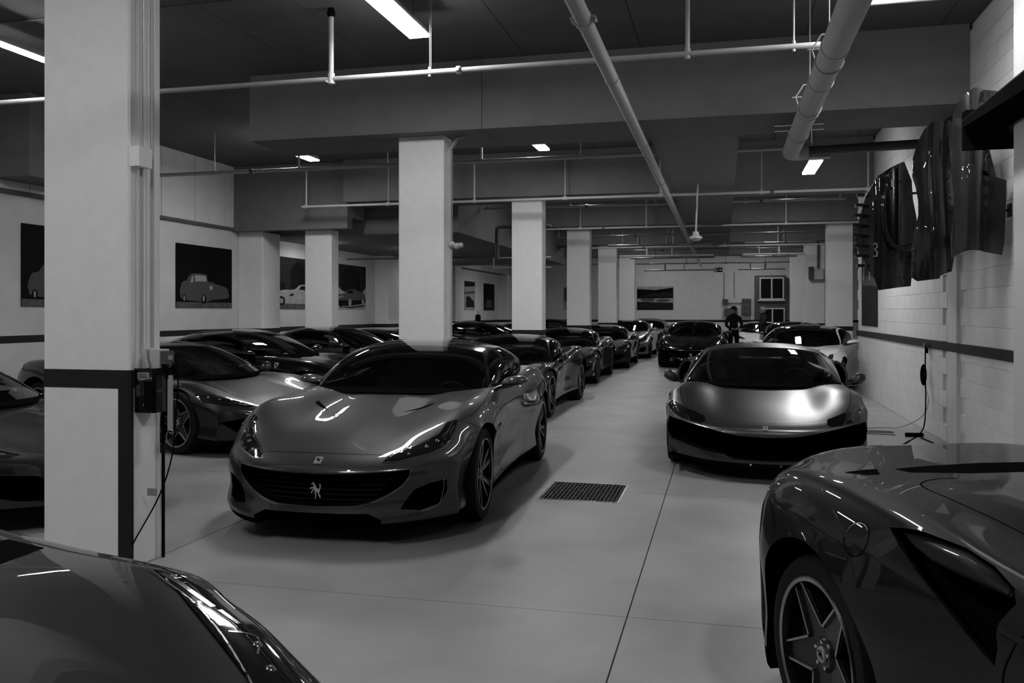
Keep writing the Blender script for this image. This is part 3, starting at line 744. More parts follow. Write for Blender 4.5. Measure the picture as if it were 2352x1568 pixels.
def body_shell(P, nt=116, nj=57, K=18):
    xn, xt = P['nose'], P['tail']
    s = np.linspace(0, 1, nt); wv = s - .88 * np.sin(2 * PI * s) / (2 * PI)
    xc = xn + (xt - xn) * wv
    u = np.linspace(-1, 1, nj); eta = u * (1.5 - .5 * u * u)
    tab = P['tab']; xs = [r[0] for r in tab]
    cols = [pchip(xs, [r[1][k] for r in tab]) for k in range(6)]
    Z = np.stack([c(xc) for c in cols], 1)
    W = pchip([a for a, b in P['w']], [b for a, b in P['w']])(xc)
    Sf = P['sweep_f'][0] * (1 - sstep(0, P['sweep_f'][2], xn - xc))
    Sr = P['sweep_r'][0] * (1 - sstep(0, P['sweep_r'][2], xc - xt))
    ae = np.abs(eta)
    V = np.zeros((nt, nj, 3))
    e2 = np.concatenate([-ETA[:0:-1], ETA])
    for i in range(nt):
        z2 = np.concatenate([Z[i][:0:-1], Z[i]])
        V[i, :, 2] = pchip(e2, z2)(eta)
        V[i, :, 1] = eta * W[i]
        V[i, :, 0] = xc[i] - Sf[i] * ae ** P['sweep_f'][1] + Sr[i] * ae ** P['sweep_r'][1]
    if 'top' in P:
        V[:, :, 2] += P['top'](V[:, :, 0], np.abs(V[:, :, 1]), ae[None, :] + 0 * V[:, :, 0])
    top = V.reshape(-1, 3)
    idx = lambda i, j: i * nj + j
    fs = [(idx(i, j), idx(i + 1, j), idx(i + 1, j + 1), idx(i, j + 1)) for i in range(nt - 1) for j in range(nj - 1)]
    loop = [idx(0, j) for j in range(nj)] + [idx(i, nj - 1) for i in range(1, nt)] + [idx(nt - 1, j) for j in range(nj - 2, -1, -1)] + [idx(i, 0) for i in range(nt - 2, 0, -1)]
    B = top[loop]; n = len(loop)
    tg = np.roll(B, -1, 0) - np.roll(B, 1, 0)
    for _ in range(3): tg = (np.roll(tg, 1, 0) + tg * 2 + np.roll(tg, -1, 0)) / 4
    N = np.stack([-tg[:, 1], tg[:, 0]], 1); N /= np.linalg.norm(N, axis=1)[:, None] + 1e-9
    if (N * (B[:, :2] - B[:, :2].mean(0))).sum() < 0: N = -N
    ff = pchip(*zip(*sorted(P['front_off']))); sf = pchip(*zip(*sorted(P['side_off']))); rf = pchip(*zip(*sorted(P['rear_off'])))
    wf = np.clip(N[:, 0], 0, 1) ** 1.5; wr_ = np.clip(-N[:, 0], 0, 1) ** 1.5; ws = np.clip(1 - wf - wr_, 0, 1)
    zb = P.get('zb', .13)
    rings = []
    for k in range(1, K + 1):
        f = k / K; z = B[:, 2] + (zb - B[:, 2]) * f
        o = wf * (ff(z) - ff(B[:, 2])) + ws * (sf(z) - sf(B[:, 2])) + wr_ * (rf(z) - rf(B[:, 2]))
        if 'wall' in P: o = o + P['wall'](B[:, 0], np.abs(B[:, 1]), z, ws, wf)
        rings.append(np.stack([B[:, 0] + N[:, 0] * o, B[:, 1] + N[:, 1] * o, z], 1))
    vs = np.concatenate([top] + rings)
    base = nt * nj
    prev = loop
    for k in range(K):
        cur = [base + k * n + i for i in range(n)]
        fs += [(prev[i], prev[(i + 1) % n], cur[(i + 1) % n], cur[i]) for i in range(n)]
        prev = cur
    fs.append(tuple(prev))
    lr = P.get('low_rings', 2)
    mi = np.zeros(len(fs), int); mi[-(lr * n + 1):] = 1
    me = mesh('body', vs, fs, None, False, mi)
    bm = bmesh.new(); bm.from_mesh(me)
    bmesh.ops.recalc_face_normals(bm, faces=bm.faces)
    sv = [v for v in bm.verts if v.co.z > zb + .004]
    for _ in range(P.get('smooth', 5)):
        bmesh.ops.smooth_vert(bm, verts=sv, factor=.5, use_axis_x=True, use_axis_y=True, use_axis_z=True)
    bm.to_mesh(me)
    bvh = BVHTree.FromBMesh(bm)
    bm.free()
    return me, bvh

def boolean(me, cut, mats):
    a = bpy.data.objects.new('a', me); b = bpy.data.objects.new('b', cut)
    C.objects.link(a); C.objects.link(b)
    md = a.modifiers.new('b', 'BOOLEAN'); md.operation = 'DIFFERENCE'; md.solver = 'EXACT'; md.object = b; md.use_self = True
    try: md.material_mode = 'TRANSFER'
    except Exception: pass
    dg = bpy.context.evaluated_depsgraph_get(); dg.update()
    r = bpy.data.meshes.new_from_object(a.evaluated_get(dg))
    bpy.data.objects.remove(a); bpy.data.objects.remove(b)
    return r

def snap(bvh, p, off):
    co, no, i, d = bvh.find_nearest(Vector(p))
    return co + no * off

def densify(pts, step=.03, closed=True):
    out = []
    n = len(pts)
    for i in range(n if closed else n - 1):
        a = Vector(pts[i]); b = Vector(pts[(i + 1) % n]); k = max(1, int((b - a).length / step))
        for j in range(k): out.append(a.lerp(b, j / k))
    if not closed: out.append(Vector(pts[-1]))
    return out

def rounded(pts, r=.02):
    """round the corners of a closed 3D polygon"""
    out = []; n = len(pts)
    for i in range(n):
        a, b, c = Vector(pts[i - 1]), Vector(pts[i]), Vector(pts[(i + 1) % n])
        ra = min(r, (a - b).length * .45); rc = min(r, (c - b).length * .45)
        p = b + (a - b).normalized() * ra; q = b + (c - b).normalized() * rc
        for t in (0, .25, .5, .75, 1): out.append((1 - t) ** 2 * p + 2 * t * (1 - t) * b + t * t * q)
    return out

def patch(name, pts, bvh, off, m, parent, mirror=False, rnd=.02, maxe=.05, depth=.006, **kw):
    pts = rounded(pts, rnd) if rnd else pts
    pts = densify(pts, maxe)
    bm = bmesh.new()
    vs = [bm.verts.new(snap(bvh, p, off)) for p in pts]
    f = bm.faces.new(vs)
    bmesh.ops.triangulate(bm, faces=[f], ngon_method='EAR_CLIP')
    for _ in range(5):
        es = [e for e in bm.edges if e.calc_length() > maxe and not e.is_boundary]
        if not es: break
        bmesh.ops.subdivide_edges(bm, edges=es, cuts=1)
        bmesh.ops.triangulate(bm, faces=[f for f in bm.faces if len(f.verts) > 3])
        bmesh.ops.beautify_fill(bm, faces=bm.faces, edges=[e for e in bm.edges if not e.is_boundary])
        for v in bm.verts:
            if not v.is_boundary: v.co = snap(bvh, v.co, off)
    be = [e for e in bm.edges if e.is_boundary]
    r = bmesh.ops.extrude_edge_only(bm, edges=be)
    for v in r['geom']:
        if isinstance(v, bmesh.types.BMVert): v.co = snap(bvh, v.co, off - depth)
    bmesh.ops.recalc_face_normals(bm, faces=bm.faces)
    # make outward
    c = sum((f.normal * f.calc_area() for f in bm.faces), Vector()); mid = sum((v.co for v in bm.verts), Vector()) / len(bm.verts)
    _, no, _, _ = bvh.find_nearest(mid)
    if c.dot(no) < 0: bmesh.ops.reverse_faces(bm, faces=bm.faces)
    if mirror:
        for v in bm.verts: v.co.y = -v.co.y
        bmesh.ops.reverse_faces(bm, faces=bm.faces)
    me = bpy.data.meshes.new(name); bm.to_mesh(me); bm.free()
    me.materials.append(m); me.shade_smooth(); me.set_sharp_from_angle(angle=R(50))
    return obj(name, me, parent, **kw)

def ribbon_mesh(mb, pts, bvh, wd, off=.0012, closed=False, step=.02, mirror=False):
    pts = densify(pts, step, closed)
    P = []; Nn = []
    for p in pts:
        co, no, i, d = bvh.find_nearest(Vector(p)); P.append(co + no * off); Nn.append(no)
    n = len(P); vs = []
    for i in range(n):
        a = P[i - 1] if (closed or i > 0) else P[i]; b = P[(i + 1) % n] if (closed or i < n - 1) else P[i]
        t = (b - a).normalized(); sd = t.cross(Nn[i]).normalized() * wd / 2
        for v in (P[i] - sd, P[i] + sd):
            vs.append((v.x, -v.y if mirror else v.y, v.z))
    fs = [(2 * i, 2 * i + 1, 2 * ((i + 1) % n) + 1, 2 * ((i + 1) % n)) for i in range(n if closed else n - 1)]
    if mirror: fs = [f[::-1] for f in fs]
    mb.add(vs, fs)

def smooth_line(pts, k=6):
    P = [Vector(p) for p in pts]; out = []
    for i in range(len(P) - 1):
        a = P[max(i - 1, 0)]; b = P[i]; c_ = P[i + 1]; d = P[min(i + 2, len(P) - 1)]
        for j in range(k):
            t = j / k
            out.append(.5 * ((2 * b) + (c_ - a) * t + (2 * a - 5 * b + 4 * c_ - d) * t * t + (3 * b - a - 3 * c_ + d) * t ** 3))
    out.append(P[-1]); return out

HORSE = [(.34, .99), (.38, .93), (.45, .88), (.50, .80), (.53, .70), (.60, .62), (.70, .58), (.76, .60), (.80, .68), (.76, .78), (.80, .90), (.88, .84), (.90, .72), (.86, .60), (.80, .52), (.80, .42), (.74, .34), (.78, .26), (.86, .22), (.84, .14), (.90, .10), (.82, .06), (.76, .14), (.70, .24), (.66, .32), (.60, .40), (.52, .42), (.50, .34), (.56, .22), (.50, .10), (.54, .02), (.44, .02), (.44, .10), (.47, .22), (.42, .34), (.42, .46), (.38, .52), (.28, .46), (.22, .34), (.14, .32), (.16, .40), (.26, .54), (.34, .60), (.20, .60), (.10, .54), (.04, .60), (.12, .67), (.30, .69), (.34, .76), (.30, .82), (.20, .80), (.15, .85), (.24, .94)]
def horse(name, parent, Mx, h, m, th=.004):
    """prancing horse cut-out; Mx maps (right, up, outward) to the car"""
    vs = []; n = len(HORSE)
    for d in (0, th):
        for x, y in HORSE: vs.append(Mx @ Vector(((x - .5) * h * .8, (y - .5) * h, d)))
    fs = [tuple(range(n)), tuple(range(n, 2 * n))[::-1]] + [(i, (i + 1) % n, (i + 1) % n + n, i + n) for i in range(n)]
    mb = MB(); mb.add(vs, fs); return mb.build(name, m, parent)
def frame_at(bvh, p, up=(0, 0, 1), off=.002, mirror=False):
    co, no, i, d = bvh.find_nearest(Vector(p))
    no = no.normalized(); upv = Vector(up); r = upv.cross(no).normalized(); u_ = no.cross(r).normalized()
    c = co + no * off
    if mirror:
        c = Vector((c.x, -c.y, c.z)); no = Vector((no.x, -no.y, no.z)); u_ = Vector((u_.x, -u_.y, u_.z)); r = upv.cross(no).normalized()
    return Matrix(((r.x, u_.x, no.x, c.x), (r.y, u_.y, no.y, c.y), (r.z, u_.z, no.z, c.z), (0, 0, 0, 1)))
def badge(parent, Mx, w_, h_, shape='rect', dark=True):
    if shape == 'rect': poly = [(-w_ / 2, -h_ / 2), (w_ / 2, -h_ / 2), (w_ / 2, h_ / 2), (-w_ / 2, h_ / 2)]
    else: poly = [(0, -h_ / 2), (w_ * .3, -h_ * .25), (w_ * .48, .1 * h_), (w_ * .5, h_ * .42), (w_ * .2, h_ * .5), (0, h_ * .44), (-w_ * .2, h_ * .5), (-w_ * .5, h_ * .42), (-w_ * .48, .1 * h_), (-w_ * .3, -h_ * .25)]
    n = len(poly)
    vs = [Mx @ Vector((x, y, d)) for d in (-.003, .003) for x, y in poly]
    fs = [tuple(range(n))[::-1], tuple(range(n, 2 * n))] + [(i, (i + 1) % n, (i + 1) % n + n, i + n) for i in range(n)]
    mb = MB(); mb.add(vs, fs); b = mb.build('badge', M['badge_light'], parent)
    horse('badge_horse', b, Mx @ Matrix.Translation((0, 0, .003)), min(w_ * 1.1, h_ * .75), M['black_matt'], .001)
    return b

# ---- greenhouse surface
def greenhouse(G):
    ct, cx_, cz = zip(*G['center']); bt, bx, by, bz = zip(*G['belt']); rt, rp = zip(*G['rail'])
    fx, fz = cubic(ct, cx_), cubic(ct, cz); gx_, gy_, gz_ = cubic(bt, bx), cubic(bt, by), cubic(bt, bz)
    rail = pchip(rt, rp)
    ea, eb = G.get('exp', (.8, .6))
    def S(t, p, off=0.):
        s_ = np.sin(np.abs(p) * PI / 2); c_ = np.cos(np.abs(p) * PI / 2)
        sg = np.sign(p)
        zc = fz(t); zb = gz_(t)
        x = fx(t) + (gx_(t) - fx(t)) * s_ ** 2.2
        y = sg * gy_(t) * s_ ** ea
        z = zb + (zc - zb) * np.maximum(c_, 1e-6) ** eb
        if off:
            # push outward from an inner axis point
            cx0 = .5 * (gx_(t) + fx(t)); v = np.stack([np.zeros_like(x), y, z - (zb - .35)], -1)
            v /= np.linalg.norm(v, axis=-1)[..., None]
            x = x + v[..., 0] * off; y = y + v[..., 1] * off; z = z + v[..., 2] * off
        return np.stack([x, y, z], -1)
    return S, rail
def gpatch(name, S, t0, t1, lo, hi, m, parent, nu=24, nv=16, off=0., sides=(1,), thick=.012, **kw):
    """patch of the greenhouse surface; lo/hi are functions of t giving phi"""
    out = []
    for sd in sides:
        T = np.linspace(t0, t1, nu); vs = []
        for t in T:
            a, b = lo(t), hi(t)
            ph = np.linspace(a, b, nv) * sd
            vs.append(S(np.full(nv, t), ph, off))
        V = np.concatenate(vs)
        fs = [(i * nv + j, i * nv + j + 1, (i + 1) * nv + j + 1, (i + 1) * nv + j) for i in range(nu - 1) for j in range(nv - 1)]
        me = mesh(name, V, fs, m, True)
        bm = bmesh.new(); bm.from_mesh(me)
        bmesh.ops.remove_doubles(bm, verts=bm.verts, dist=1e-5)
        bmesh.ops.recalc_face_normals(bm, faces=bm.faces)
        cc = sum((f.normal * f.calc_area() for f in bm.faces), Vector()); mid = sum((v.co for v in bm.verts), Vector()) / len(bm.verts)
        if cc.dot(mid - Vector((mid.x, 0, .6))) < 0: bmesh.ops.reverse_faces(bm, faces=bm.faces)
        if thick:
            bmesh.ops.solidify(bm, geom=bm.faces[:], thickness=thick)
        bm.to_mesh(me); bm.free(); me.shade_smooth(); me.set_sharp_from_angle(angle=R(45))
        out.append(obj(name, me, parent, **kw))
    return out

# ---- wheels
def polar(r, a): return (r * math.cos(a), r * math.sin(a))
def wheel(parent, loc, side, style, R0=.345, rr=.262, wd=.25, angle=0.):
    """hub at loc, outer face towards +y for side 1"""
    h = wd / 2
    mb = MB(); k = R0
    mb.lathe([(rr - .004, -h + .01), (rr + .03, -h), (k - .02, -h + .004), (k - .004, -h + .03), (k, -h * .5), (k, 0), (k, h * .5), (k - .004, h - .03), (k - .02, h - .004), (rr + .03, h), (rr - .004, h - .01)], 56, 1, closed=True)
    w = mb.build('wheel', M['rubber'], parent, angle=35)
    w.location = loc; w.rotation_euler = (0, angle, 0 if side > 0 else PI)
    mb = MB(); mb.lathe([(rr, h - .012), (rr + .008, h - .004), (rr + .003, h + .001), (rr - .010, h - .006), (rr - .018, h - .03), (rr - .03, -h + .02), (rr - .006, -h + .012), (rr, -h + .03)], 56, 1, closed=True)
    mb.build('rim', M['rim_dark'], w, angle=40)
    mb = MB(); mb.lathe([(rr - .010, h - .0055), (rr + .004, h + .0012), (rr - .001, h + .0035), (rr - .012, h - .002)], 56, 1, closed=True)
    mb.build('rim_edge', M['rim_polish'], w, angle=40)
    mb = MB(); mb.lathe([(.06, h - .10), (.185, h - .10), (.185, h - .115), (.06, h - .115)], 40, 1, closed=True); mb.build('brake_disc', M['rim_alloy'], w, angle=40)
    mb = MB(); a0, a1 = R(20), R(75); n = 8
    pl = [polar(.20, a0 + (a1 - a0) * i / n) for i in range(n + 1)] + [polar(.12, a1 - (a1 - a0) * i / n) for i in range(n + 1)]
    mb.prism(pl, 1, h - .12, h - .06); mb.build('brake_caliper', M['paint_mid'], w)
    mb = MB(); mb.lathe([(0, h - .14), (.19, h - .13), (.235, h - .2 * h)], 40, 1)
    mb.build('wheel_backing', M['black_matt'], w)
    depth = lambda r: h - .012 - .028 * max(0, 1 - r / (rr - .01)) ** 1.0
    def plate(poly, t=.022, lift=0., inner=None):
        n = len(poly); vs = [(x, depth(math.hypot(x, z)) + lift, z) for x, z in poly] + [(x * .98, depth(math.hypot(x, z)) - t, z * .98) for x, z in poly]
        fs = [tuple(range(n)), tuple(range(n, 2 * n))[::-1]] + [(i, (i + 1) % n, (i + 1) % n + n, i + n) for i in range(n)]
        return vs, fs
    if style == 'star':
        ro, ri = rr - .006, .105
        for q in range(5):
            a = 2 * PI * q / 5 + PI / 2
            tip = .030 / ro; v_ = PI / 5
            poly = [polar(.055, a - .6), polar(ri, a - v_), polar(ro, a - tip * 1.1), polar(ro + .004, a), polar(ro, a + tip * 1.1), polar(ri, a + v_), polar(.055, a + .6)]
            mb = MB()
            # hollow spoke: dark sunken face and two side walls
            vs, fs = plate(poly, .05, -.012); mb.add(vs, fs); mb.build('spoke', M['rim_dark'], w, angle=30)
            mb = MB(); wdl = .0075
            for sgn in (-1, 1):
                p0 = Vector(polar(ri, a + sgn * v_)); p1 = Vector(polar(ro, a + sgn * tip))
                nrm = Vector((-(p1 - p0).y, (p1 - p0).x)).normalized() * wdl * -sgn
                vs, fs = plate([tuple(p0), tuple(p1), tuple(p1 + nrm), tuple(p0 + nrm * 1.2)], .03); mb.add(vs, fs)
            mb.build('spoke_edge', M['rim_polish'], w)
    else:
        n = 5
        for q in range(n):
            a = 2 * PI * q / n + PI / 2
            for sgn in (-1, 1):
                L = []; Rr = []
                for i in range(7):
                    f = i / 6; r_ = .045 + (rr - .014 - .045) * f
                    off = sgn * (.13 * (1 - f) + .20 * f + .05 * math.sin(f * PI)) if style == 'double' else sgn * (.30 * (1 - f) + .09)
                    hw = (.012 + .004 * (1 - f) + .004 * f) / r_
                    L.append(polar(r_, a + off - hw)); Rr.append(polar(r_, a + off + hw))
                mb = MB(); vs, fs = plate(L + Rr[::-1], .028); mb.add(vs, fs); mb.build('spoke', M['rim_dark'] if style != 'alloy' else M['rim_alloy'], w)
                L2 = [p for p in L[1:]]; R2 = [(.35 * l[0] + .65 * r0[0], .35 * l[1] + .65 * r0[1]) for l, r0 in zip(L, Rr)][1:]
                if style == 'double':
                    mb = MB(); vs, fs = plate(R2 + Rr[:0:-1], .004, .0015); mb.add(vs, fs); mb.build('spoke_face', M['rim_polish'], w)
    mb = MB(); mb.lathe([(0, h - .034), (.052, h - .034), (.062, h - .045), (.07, h - .09), (0, h - .09)], 28, 1); hb = mb.build('hub', M['rim_dark'], w, angle=40)
    mb = MB(); mb.lathe([(0, h - .026), (.026, h - .026), (.029, h - .030), (.029, h - .04)], 28, 1); mb.build('hub_cap', M['badge_light'], w, angle=40)
    Mx = Matrix(((-1, 0, 0, 0), (0, 0, 1, h - .026), (0, 1, 0, 0), (0, 0, 0, 1)))
    horse('hub_horse', w, Mx @ Matrix.Rotation(0, 4, 'Z'), .042, M['black_matt'], .001)
    mb = MB()
    for q in range(5):
        x, z = polar(.045, 2 * PI * q / 5 + PI / 2 + .63); mb.lathe([(0, h - .028), (.007, h - .028), (.009, h - .036)], 8, 1, (x, 0, z))
    mb.build('wheel_bolts', M['chrome'], w)
    if style == 'star':
        a = R(-14); x, z = polar(rr - .028, a); mb = MB(); mb.tube([(x, h - .05, z), (x * .95, h + .0, z * .95)], .005, 8); mb.build('valve', M['chrome'], w)
    return w

def mirror_part(parent, P, sd):
    x, y, z = P.get('mirror_r', P['mirror']) if sd < 0 else P['mirror']; L, Wd, H = P.get('mirror_size', (.10, .115, .062))
    def shell(lo):
        vs = []; fs = []; nu, nv = 22, 12
        for i in range(nv + 1):
            a = (PI / 2) * i / nv
            for k in range(nu):
                t = 2 * PI * k / nu
                X = math.cos(t); Y = math.sin(t)
                sx = L * (1.0 if X > 0 else .35); r_ = math.cos(a) ** .8
                vs.append((x + X * sx * r_ - .02 * abs(Y), sd * (y + Y * Wd * r_ * (1 if Y < 0 else 1.05)), z + (H * math.sin(a) * (1 if lo else -.55)) + .25 * H * Y * r_))
        for i in range(nv):
            for k in range(nu):
                fs.append((i * nu + k, i * nu + (k + 1) % nu, (i + 1) * nu + (k + 1) % nu, (i + 1) * nu + k))
        return vs, fs
    mb = MB(); vs, fs = shell(True); mb.add(vs, fs); o = mb.build('mirror', P['paint_mirror'], parent, angle=60)
    mb = MB(); vs, fs = shell(False); mb.add(vs, fs); mb.build('mirror_base', M['black_gloss'], o, angle=60)
    mb = MB(); mb.tube([(x - .01, sd * (y - .02), z - .02), (x + .02, sd * (y - .13), z - .045), (x + .05, sd * (y - .22), z - .10)], [.022, .018, .026], 8); mb.build('mirror_stalk', M['black_gloss'], o, angle=60)

def seat(parent, x, y):
    mb = MB()
    pr = [(.28, .28), (-.22, .22), (-.28, .28), (-.44, .80), (-.42, .90), (-.34, .92), (-.29, .84), (-.14, .40), (.26, .40), (.3, .34)]
    w_ = .23
    mb.prism([(a + x, b) for a, b in pr], 1, y - w_, y + w_)
    o = mb.build('seat', M['seat'], parent)
    md = bmesh.new(); md.from_mesh(o.data); bmesh.ops.bevel(md, geom=md.edges[:], offset=.035, segments=3, affect='EDGES'); md.to_mesh(o.data); md.free(); o.data.shade_smooth()
    mb = MB(); mb.sphere((x - .41, y, .98), (.05, .12, .09)); mb.build('headrest', M['seat'], o, smooth=True)

def steering(parent, x, y, z):
    mb = MB(); ct = []
    n = 28
    for i in range(n + 1):
        a = 2 * PI * i / n; ct.append((x - .07 * math.sin(a), y + .17 * math.cos(a), z + .16 * math.sin(a)))
    mb.tube(ct, .014, 8, False); o = mb.build('steering_wheel', M['seat'], parent, smooth=True)
    mb = MB(); mb.box(x - .02, x + .02, y - .16, y + .16, z - .018, z + .018); mb.sphere((x, y, z - .01), (.03, .06, .06)); mb.tube([(x, y, z - .01), (x + .3, y, z - .1)], .035, 8); mb.build('steering_boss', M['interior'], o)

def make_car(P, name, label, loc, head, paint, group=None, cat='car'):
    root = empty(name, loc, head, label, cat, group)
    me, bvh = body_shell(P)
    wb = P['wb'] / 2; R0 = P.get('R0', .345)
    for m_ in (paint, M['black_matt'], M['interior']): me.materials.append(m_)
    cm = MB(); cm.cur = 1
    for sx in (1, -1):
        ax = P.get('ax_f', wb) if sx > 0 else -wb
        ra = P['arch'][0 if sx > 0 else 1]
        for sd in (1, -1):
            cyl = [(ax + ra * math.cos(t) , R0 + .005 + ra * math.sin(t)) for t in [2 * PI * i / 48 for i in range(48)]]
            y0 = .55 * sd; cm.prism(cyl, 1, min(y0, y0 + .8 * sd), max(y0, y0 + .8 * sd))
    cm.cur = 2
    if P.get('cabin'): cm.prism(P['cabin'], 2, .30, 1.6)
    cm.cur = 1
    for poly, x0, x1 in P.get('cut_front', []): cm.prism(poly, 0, x0, x1)
    for fn in P.get('cuts', []): fn(cm)
    cut = mesh('c', cm.v, cm.f, [paint, M['black_matt'], M['interior']], False, cm.mi)
    b2 = bmesh.new(); b2.from_mesh(cut); bmesh.ops.recalc_face_normals(b2, faces=b2.faces); b2.to_mesh(cut); b2.free()
    body = boolean(me, cut, None)
    body.name = 'body'
    body.shade_smooth(); body.set_sharp_from_angle(angle=R(38))
    obj('body', body, root)
    G = P['gh']; S, rail = greenhouse(G)
    tH, tR, tS = G['header'], G['rear'], G['side_end']; g = G.get('gap', .03); tE = G.get('glass_end', 1.0)
    roofm = G.get('roof_mat') or paint; pilm = G.get('pillar_mat') or paint
    z0 = lambda t: 0.0
    P['paint_mirror'] = G.get('mirror_mat') or paint
    glass = M['glass']
    gpatch('windshield', S, G.get('t0', 0.0), tH, lambda t: -(rail(t) - g), lambda t: rail(t) - g, glass, root, 24, 40, thick=0)
    gpatch('windshield_seal', S, G.get('t0', 0), .035, lambda t: -(rail(t) - g), lambda t: rail(t) - g, M['black_matt'], root, 3, 40, off=.002, thick=.003)
    gpatch('roof', S, tH, tR, lambda t: -(rail(t) - g), lambda t: rail(t) - g, roofm, root, 24, 40)
    if tE > tR: gpatch('rear_window', S, tR, tE, lambda t: -(rail(t) - g), lambda t: rail(t) - g, G.get('rear_mat') or M['black_gloss'], root, 20, 30, thick=.004)
    if tE < 1: gpatch('rear_deck', S, tE, 1.0, lambda t: -(rail(t) - g), lambda t: rail(t) - g, paint, root, 12, 30)
    gpatch('roof_rail', S, 0, 1, lambda t: rail(t) - g, lambda t: min(rail(t) + g * .9, .995), pilm, root, 60, 4, sides=(1, -1), off=.003, thick=.02)
    ts0 = G.get('side_start', .08)
    gpatch('side_window', S, ts0, tS, lambda t: min(rail(t) + g * .9, .99), lambda t: .99, glass if not G.get('dark_side') else M['black_gloss'], root, 30, 10, sides=(1, -1), thick=0)
    gpatch('side_window_divider', S, tS - .012, tS + .012, lambda t: rail(t) + g * .9, lambda t: .99, M['black_gloss'], root, 3, 8, sides=(1, -1), off=.004, thick=.01)
    gpatch('rear_pillar', S, tS, 1, lambda t: min(rail(t) + g * .9, .99), lambda t: .995, G.get('rearpillar_mat') or paint, root, 24, 10, sides=(1, -1))
    gpatch('pillar_foot', S, 0, ts0, lambda t: min(rail(t) + g * .9, .99), lambda t: .995, M['black_gloss'], root, 6, 6, sides=(1, -1))
    # interior
    if P.get('cabin'):
        sx = P.get('seat_x', -.25)
        for y in (.37, -.37): seat(root, sx, y)
        dx = P.get('dash_x', .45)
        mb = MB(); mb.prism([(dx - .06, .45), (dx - .06, .74), (dx + .04, .80), (dx + .32, .80), (dx + .4, .7), (dx + .4, .45)], 1, -.66, .66); d = mb.build('dashboard', M['interior'], root)
        mb = MB(); mb.prism([(dx - .02, .77), (dx + .04, .86), (dx + .2, .84), (dx + .25, .77)], 1, .2, .55); mb.build('instrument_hood', M['interior'], d)
        steering(root, dx - .14, .37, .76)
        mb = MB(); mb.box(sx - .8, sx + .6, -.1, .1, .2, .5); mb.build('centre_console', M['interior'], root)
        mz = float(S(np.array([tH]), np.array([0.]))[0][2]); mx = float(S(np.array([tH]), np.array([0.]))[0][0])
        mb = MB(); mb.prism([(-.11, -.03), (.11, -.03), (.12, .02), (0, .035), (-.12, .02)], 0, mx + .0, mx + .025)
        mb.v = [(a, b, c + mz - .09) for a, b, c in mb.v]; mb.build('rear_view_mirror', M['black_gloss'], root)
    for sd in (1, -1):
        mirror_part(root, P, sd)
        wheel(root, (P.get('ax_f', wb), sd * P['track'][0], R0), sd, P['wheel'], R0, angle=P.get('wang', .2))
        wheel(root, (-wb, sd * P['track'][1], R0), sd, P['wheel'], R0, angle=P.get('wang', .2) + .4)
    # details on the skin
    for d in P.get('patches', []):
        nm, pts, off, m_ = d[:4]; kw = d[4] if len(d) > 4 else {}
        m_ = paint if m_ == 'paint' else M[m_]
        for mir in ((False, True) if kw.get('both', True) else (False,)):
            o = patch(nm, pts, bvh, off, m_, root, mir, kw.get('rnd', .02), kw.get('maxe', .05), kw.get('depth', .006))
            if 'lamps' in kw:
                for (q, rr_) in kw['lamps']:
                    c_ = snap(bvh, q, off + .001 - rr_ * .75); mb = MB(); mb.sphere((c_.x, -c_.y if mir else c_.y, c_.z), rr_, 12, 8); mb.build('lamp', M['lens_in'], o, smooth=True)
            if 'strips' in kw:
                mb = MB()
                for ln, wd_ in kw['strips']: ribbon_mesh(mb, smooth_line(ln), bvh, wd_, off + .001, mirror=mir)
                mb.build('light_strip', M['lens_in'], o)
    if P.get('lines'):
        mb = MB()
        for ln, wd_, both in P['lines']:
            for mir in ((False, True) if both else (False,)): ribbon_mesh(mb, smooth_line(ln), bvh, wd_, .0008, mirror=mir)
        mb.build('panel_gaps', M['black_matt'], root)
    for nm, ln, wd_, off, m_ in P.get('ribbons', []):
        for mir in (False, True):
            mb = MB(); ribbon_mesh(mb, smooth_line(ln), bvh, wd_, off, mirror=mir); mb.build(nm, paint if m_ == 'paint' else M[m_], root)
    for q, w_, h_, up in P.get('badges', []): badge(root, frame_at(bvh, q, up), w_, h_)
    for q, w_, h_ in P.get('shields', []):
        for mir in (False, True): badge(root, frame_at(bvh, q, (0, 0, 1), mirror=mir), w_, h_, 'shield')
    for fn in P.get('extra', []): fn(root, bvh, paint)
    return root, bvh

def recolour(root, old, new):
    for o in [root] + list(root.children_recursive):
        if o.type != 'MESH': continue
        for i, sl in enumerate(o.material_slots):
            if sl.material == old:
                sl.link = 'OBJECT'; sl.material = new

def grille_bars(n, z0, z1, yw, xf, mat_='rubber', r=.005, name='grille_bar'):
    def fn(root, bvh, paint):
        for i in range(n):
            z = z0 + (z1 - z0) * (i + .5) / n
            w_ = yw(z)
            mb = MB(); mb.tube([(xf(y), y, z) for y in np.linspace(-w_, w_, 13)], r, 6); mb.build(name, M[mat_], root)
    return fn
def horse_emblem(x, z, h):
    def fn(root, bvh, paint):
        Mx = Matrix(((0, 0, 1, x), (1, 0, 0, 0), (0, 1, 0, z), (0, 0, 0, 1)))
        horse('horse_emblem', root, Mx, h, M['chrome'], .006)
    return fn

def wipers(root, bvh, paint):
    for a in ([(.50, .72, .905), (.66, .45, .925), (.74, .02, .945)], [(.74, .10, .915), (.72, -.3, .93), (.60, -.60, .925)]):
        mb = MB(); mb.tube([tuple(p) for p in smooth_line(a, 5)], .007, 6); mb.build('wiper', M['black_gloss'], root)
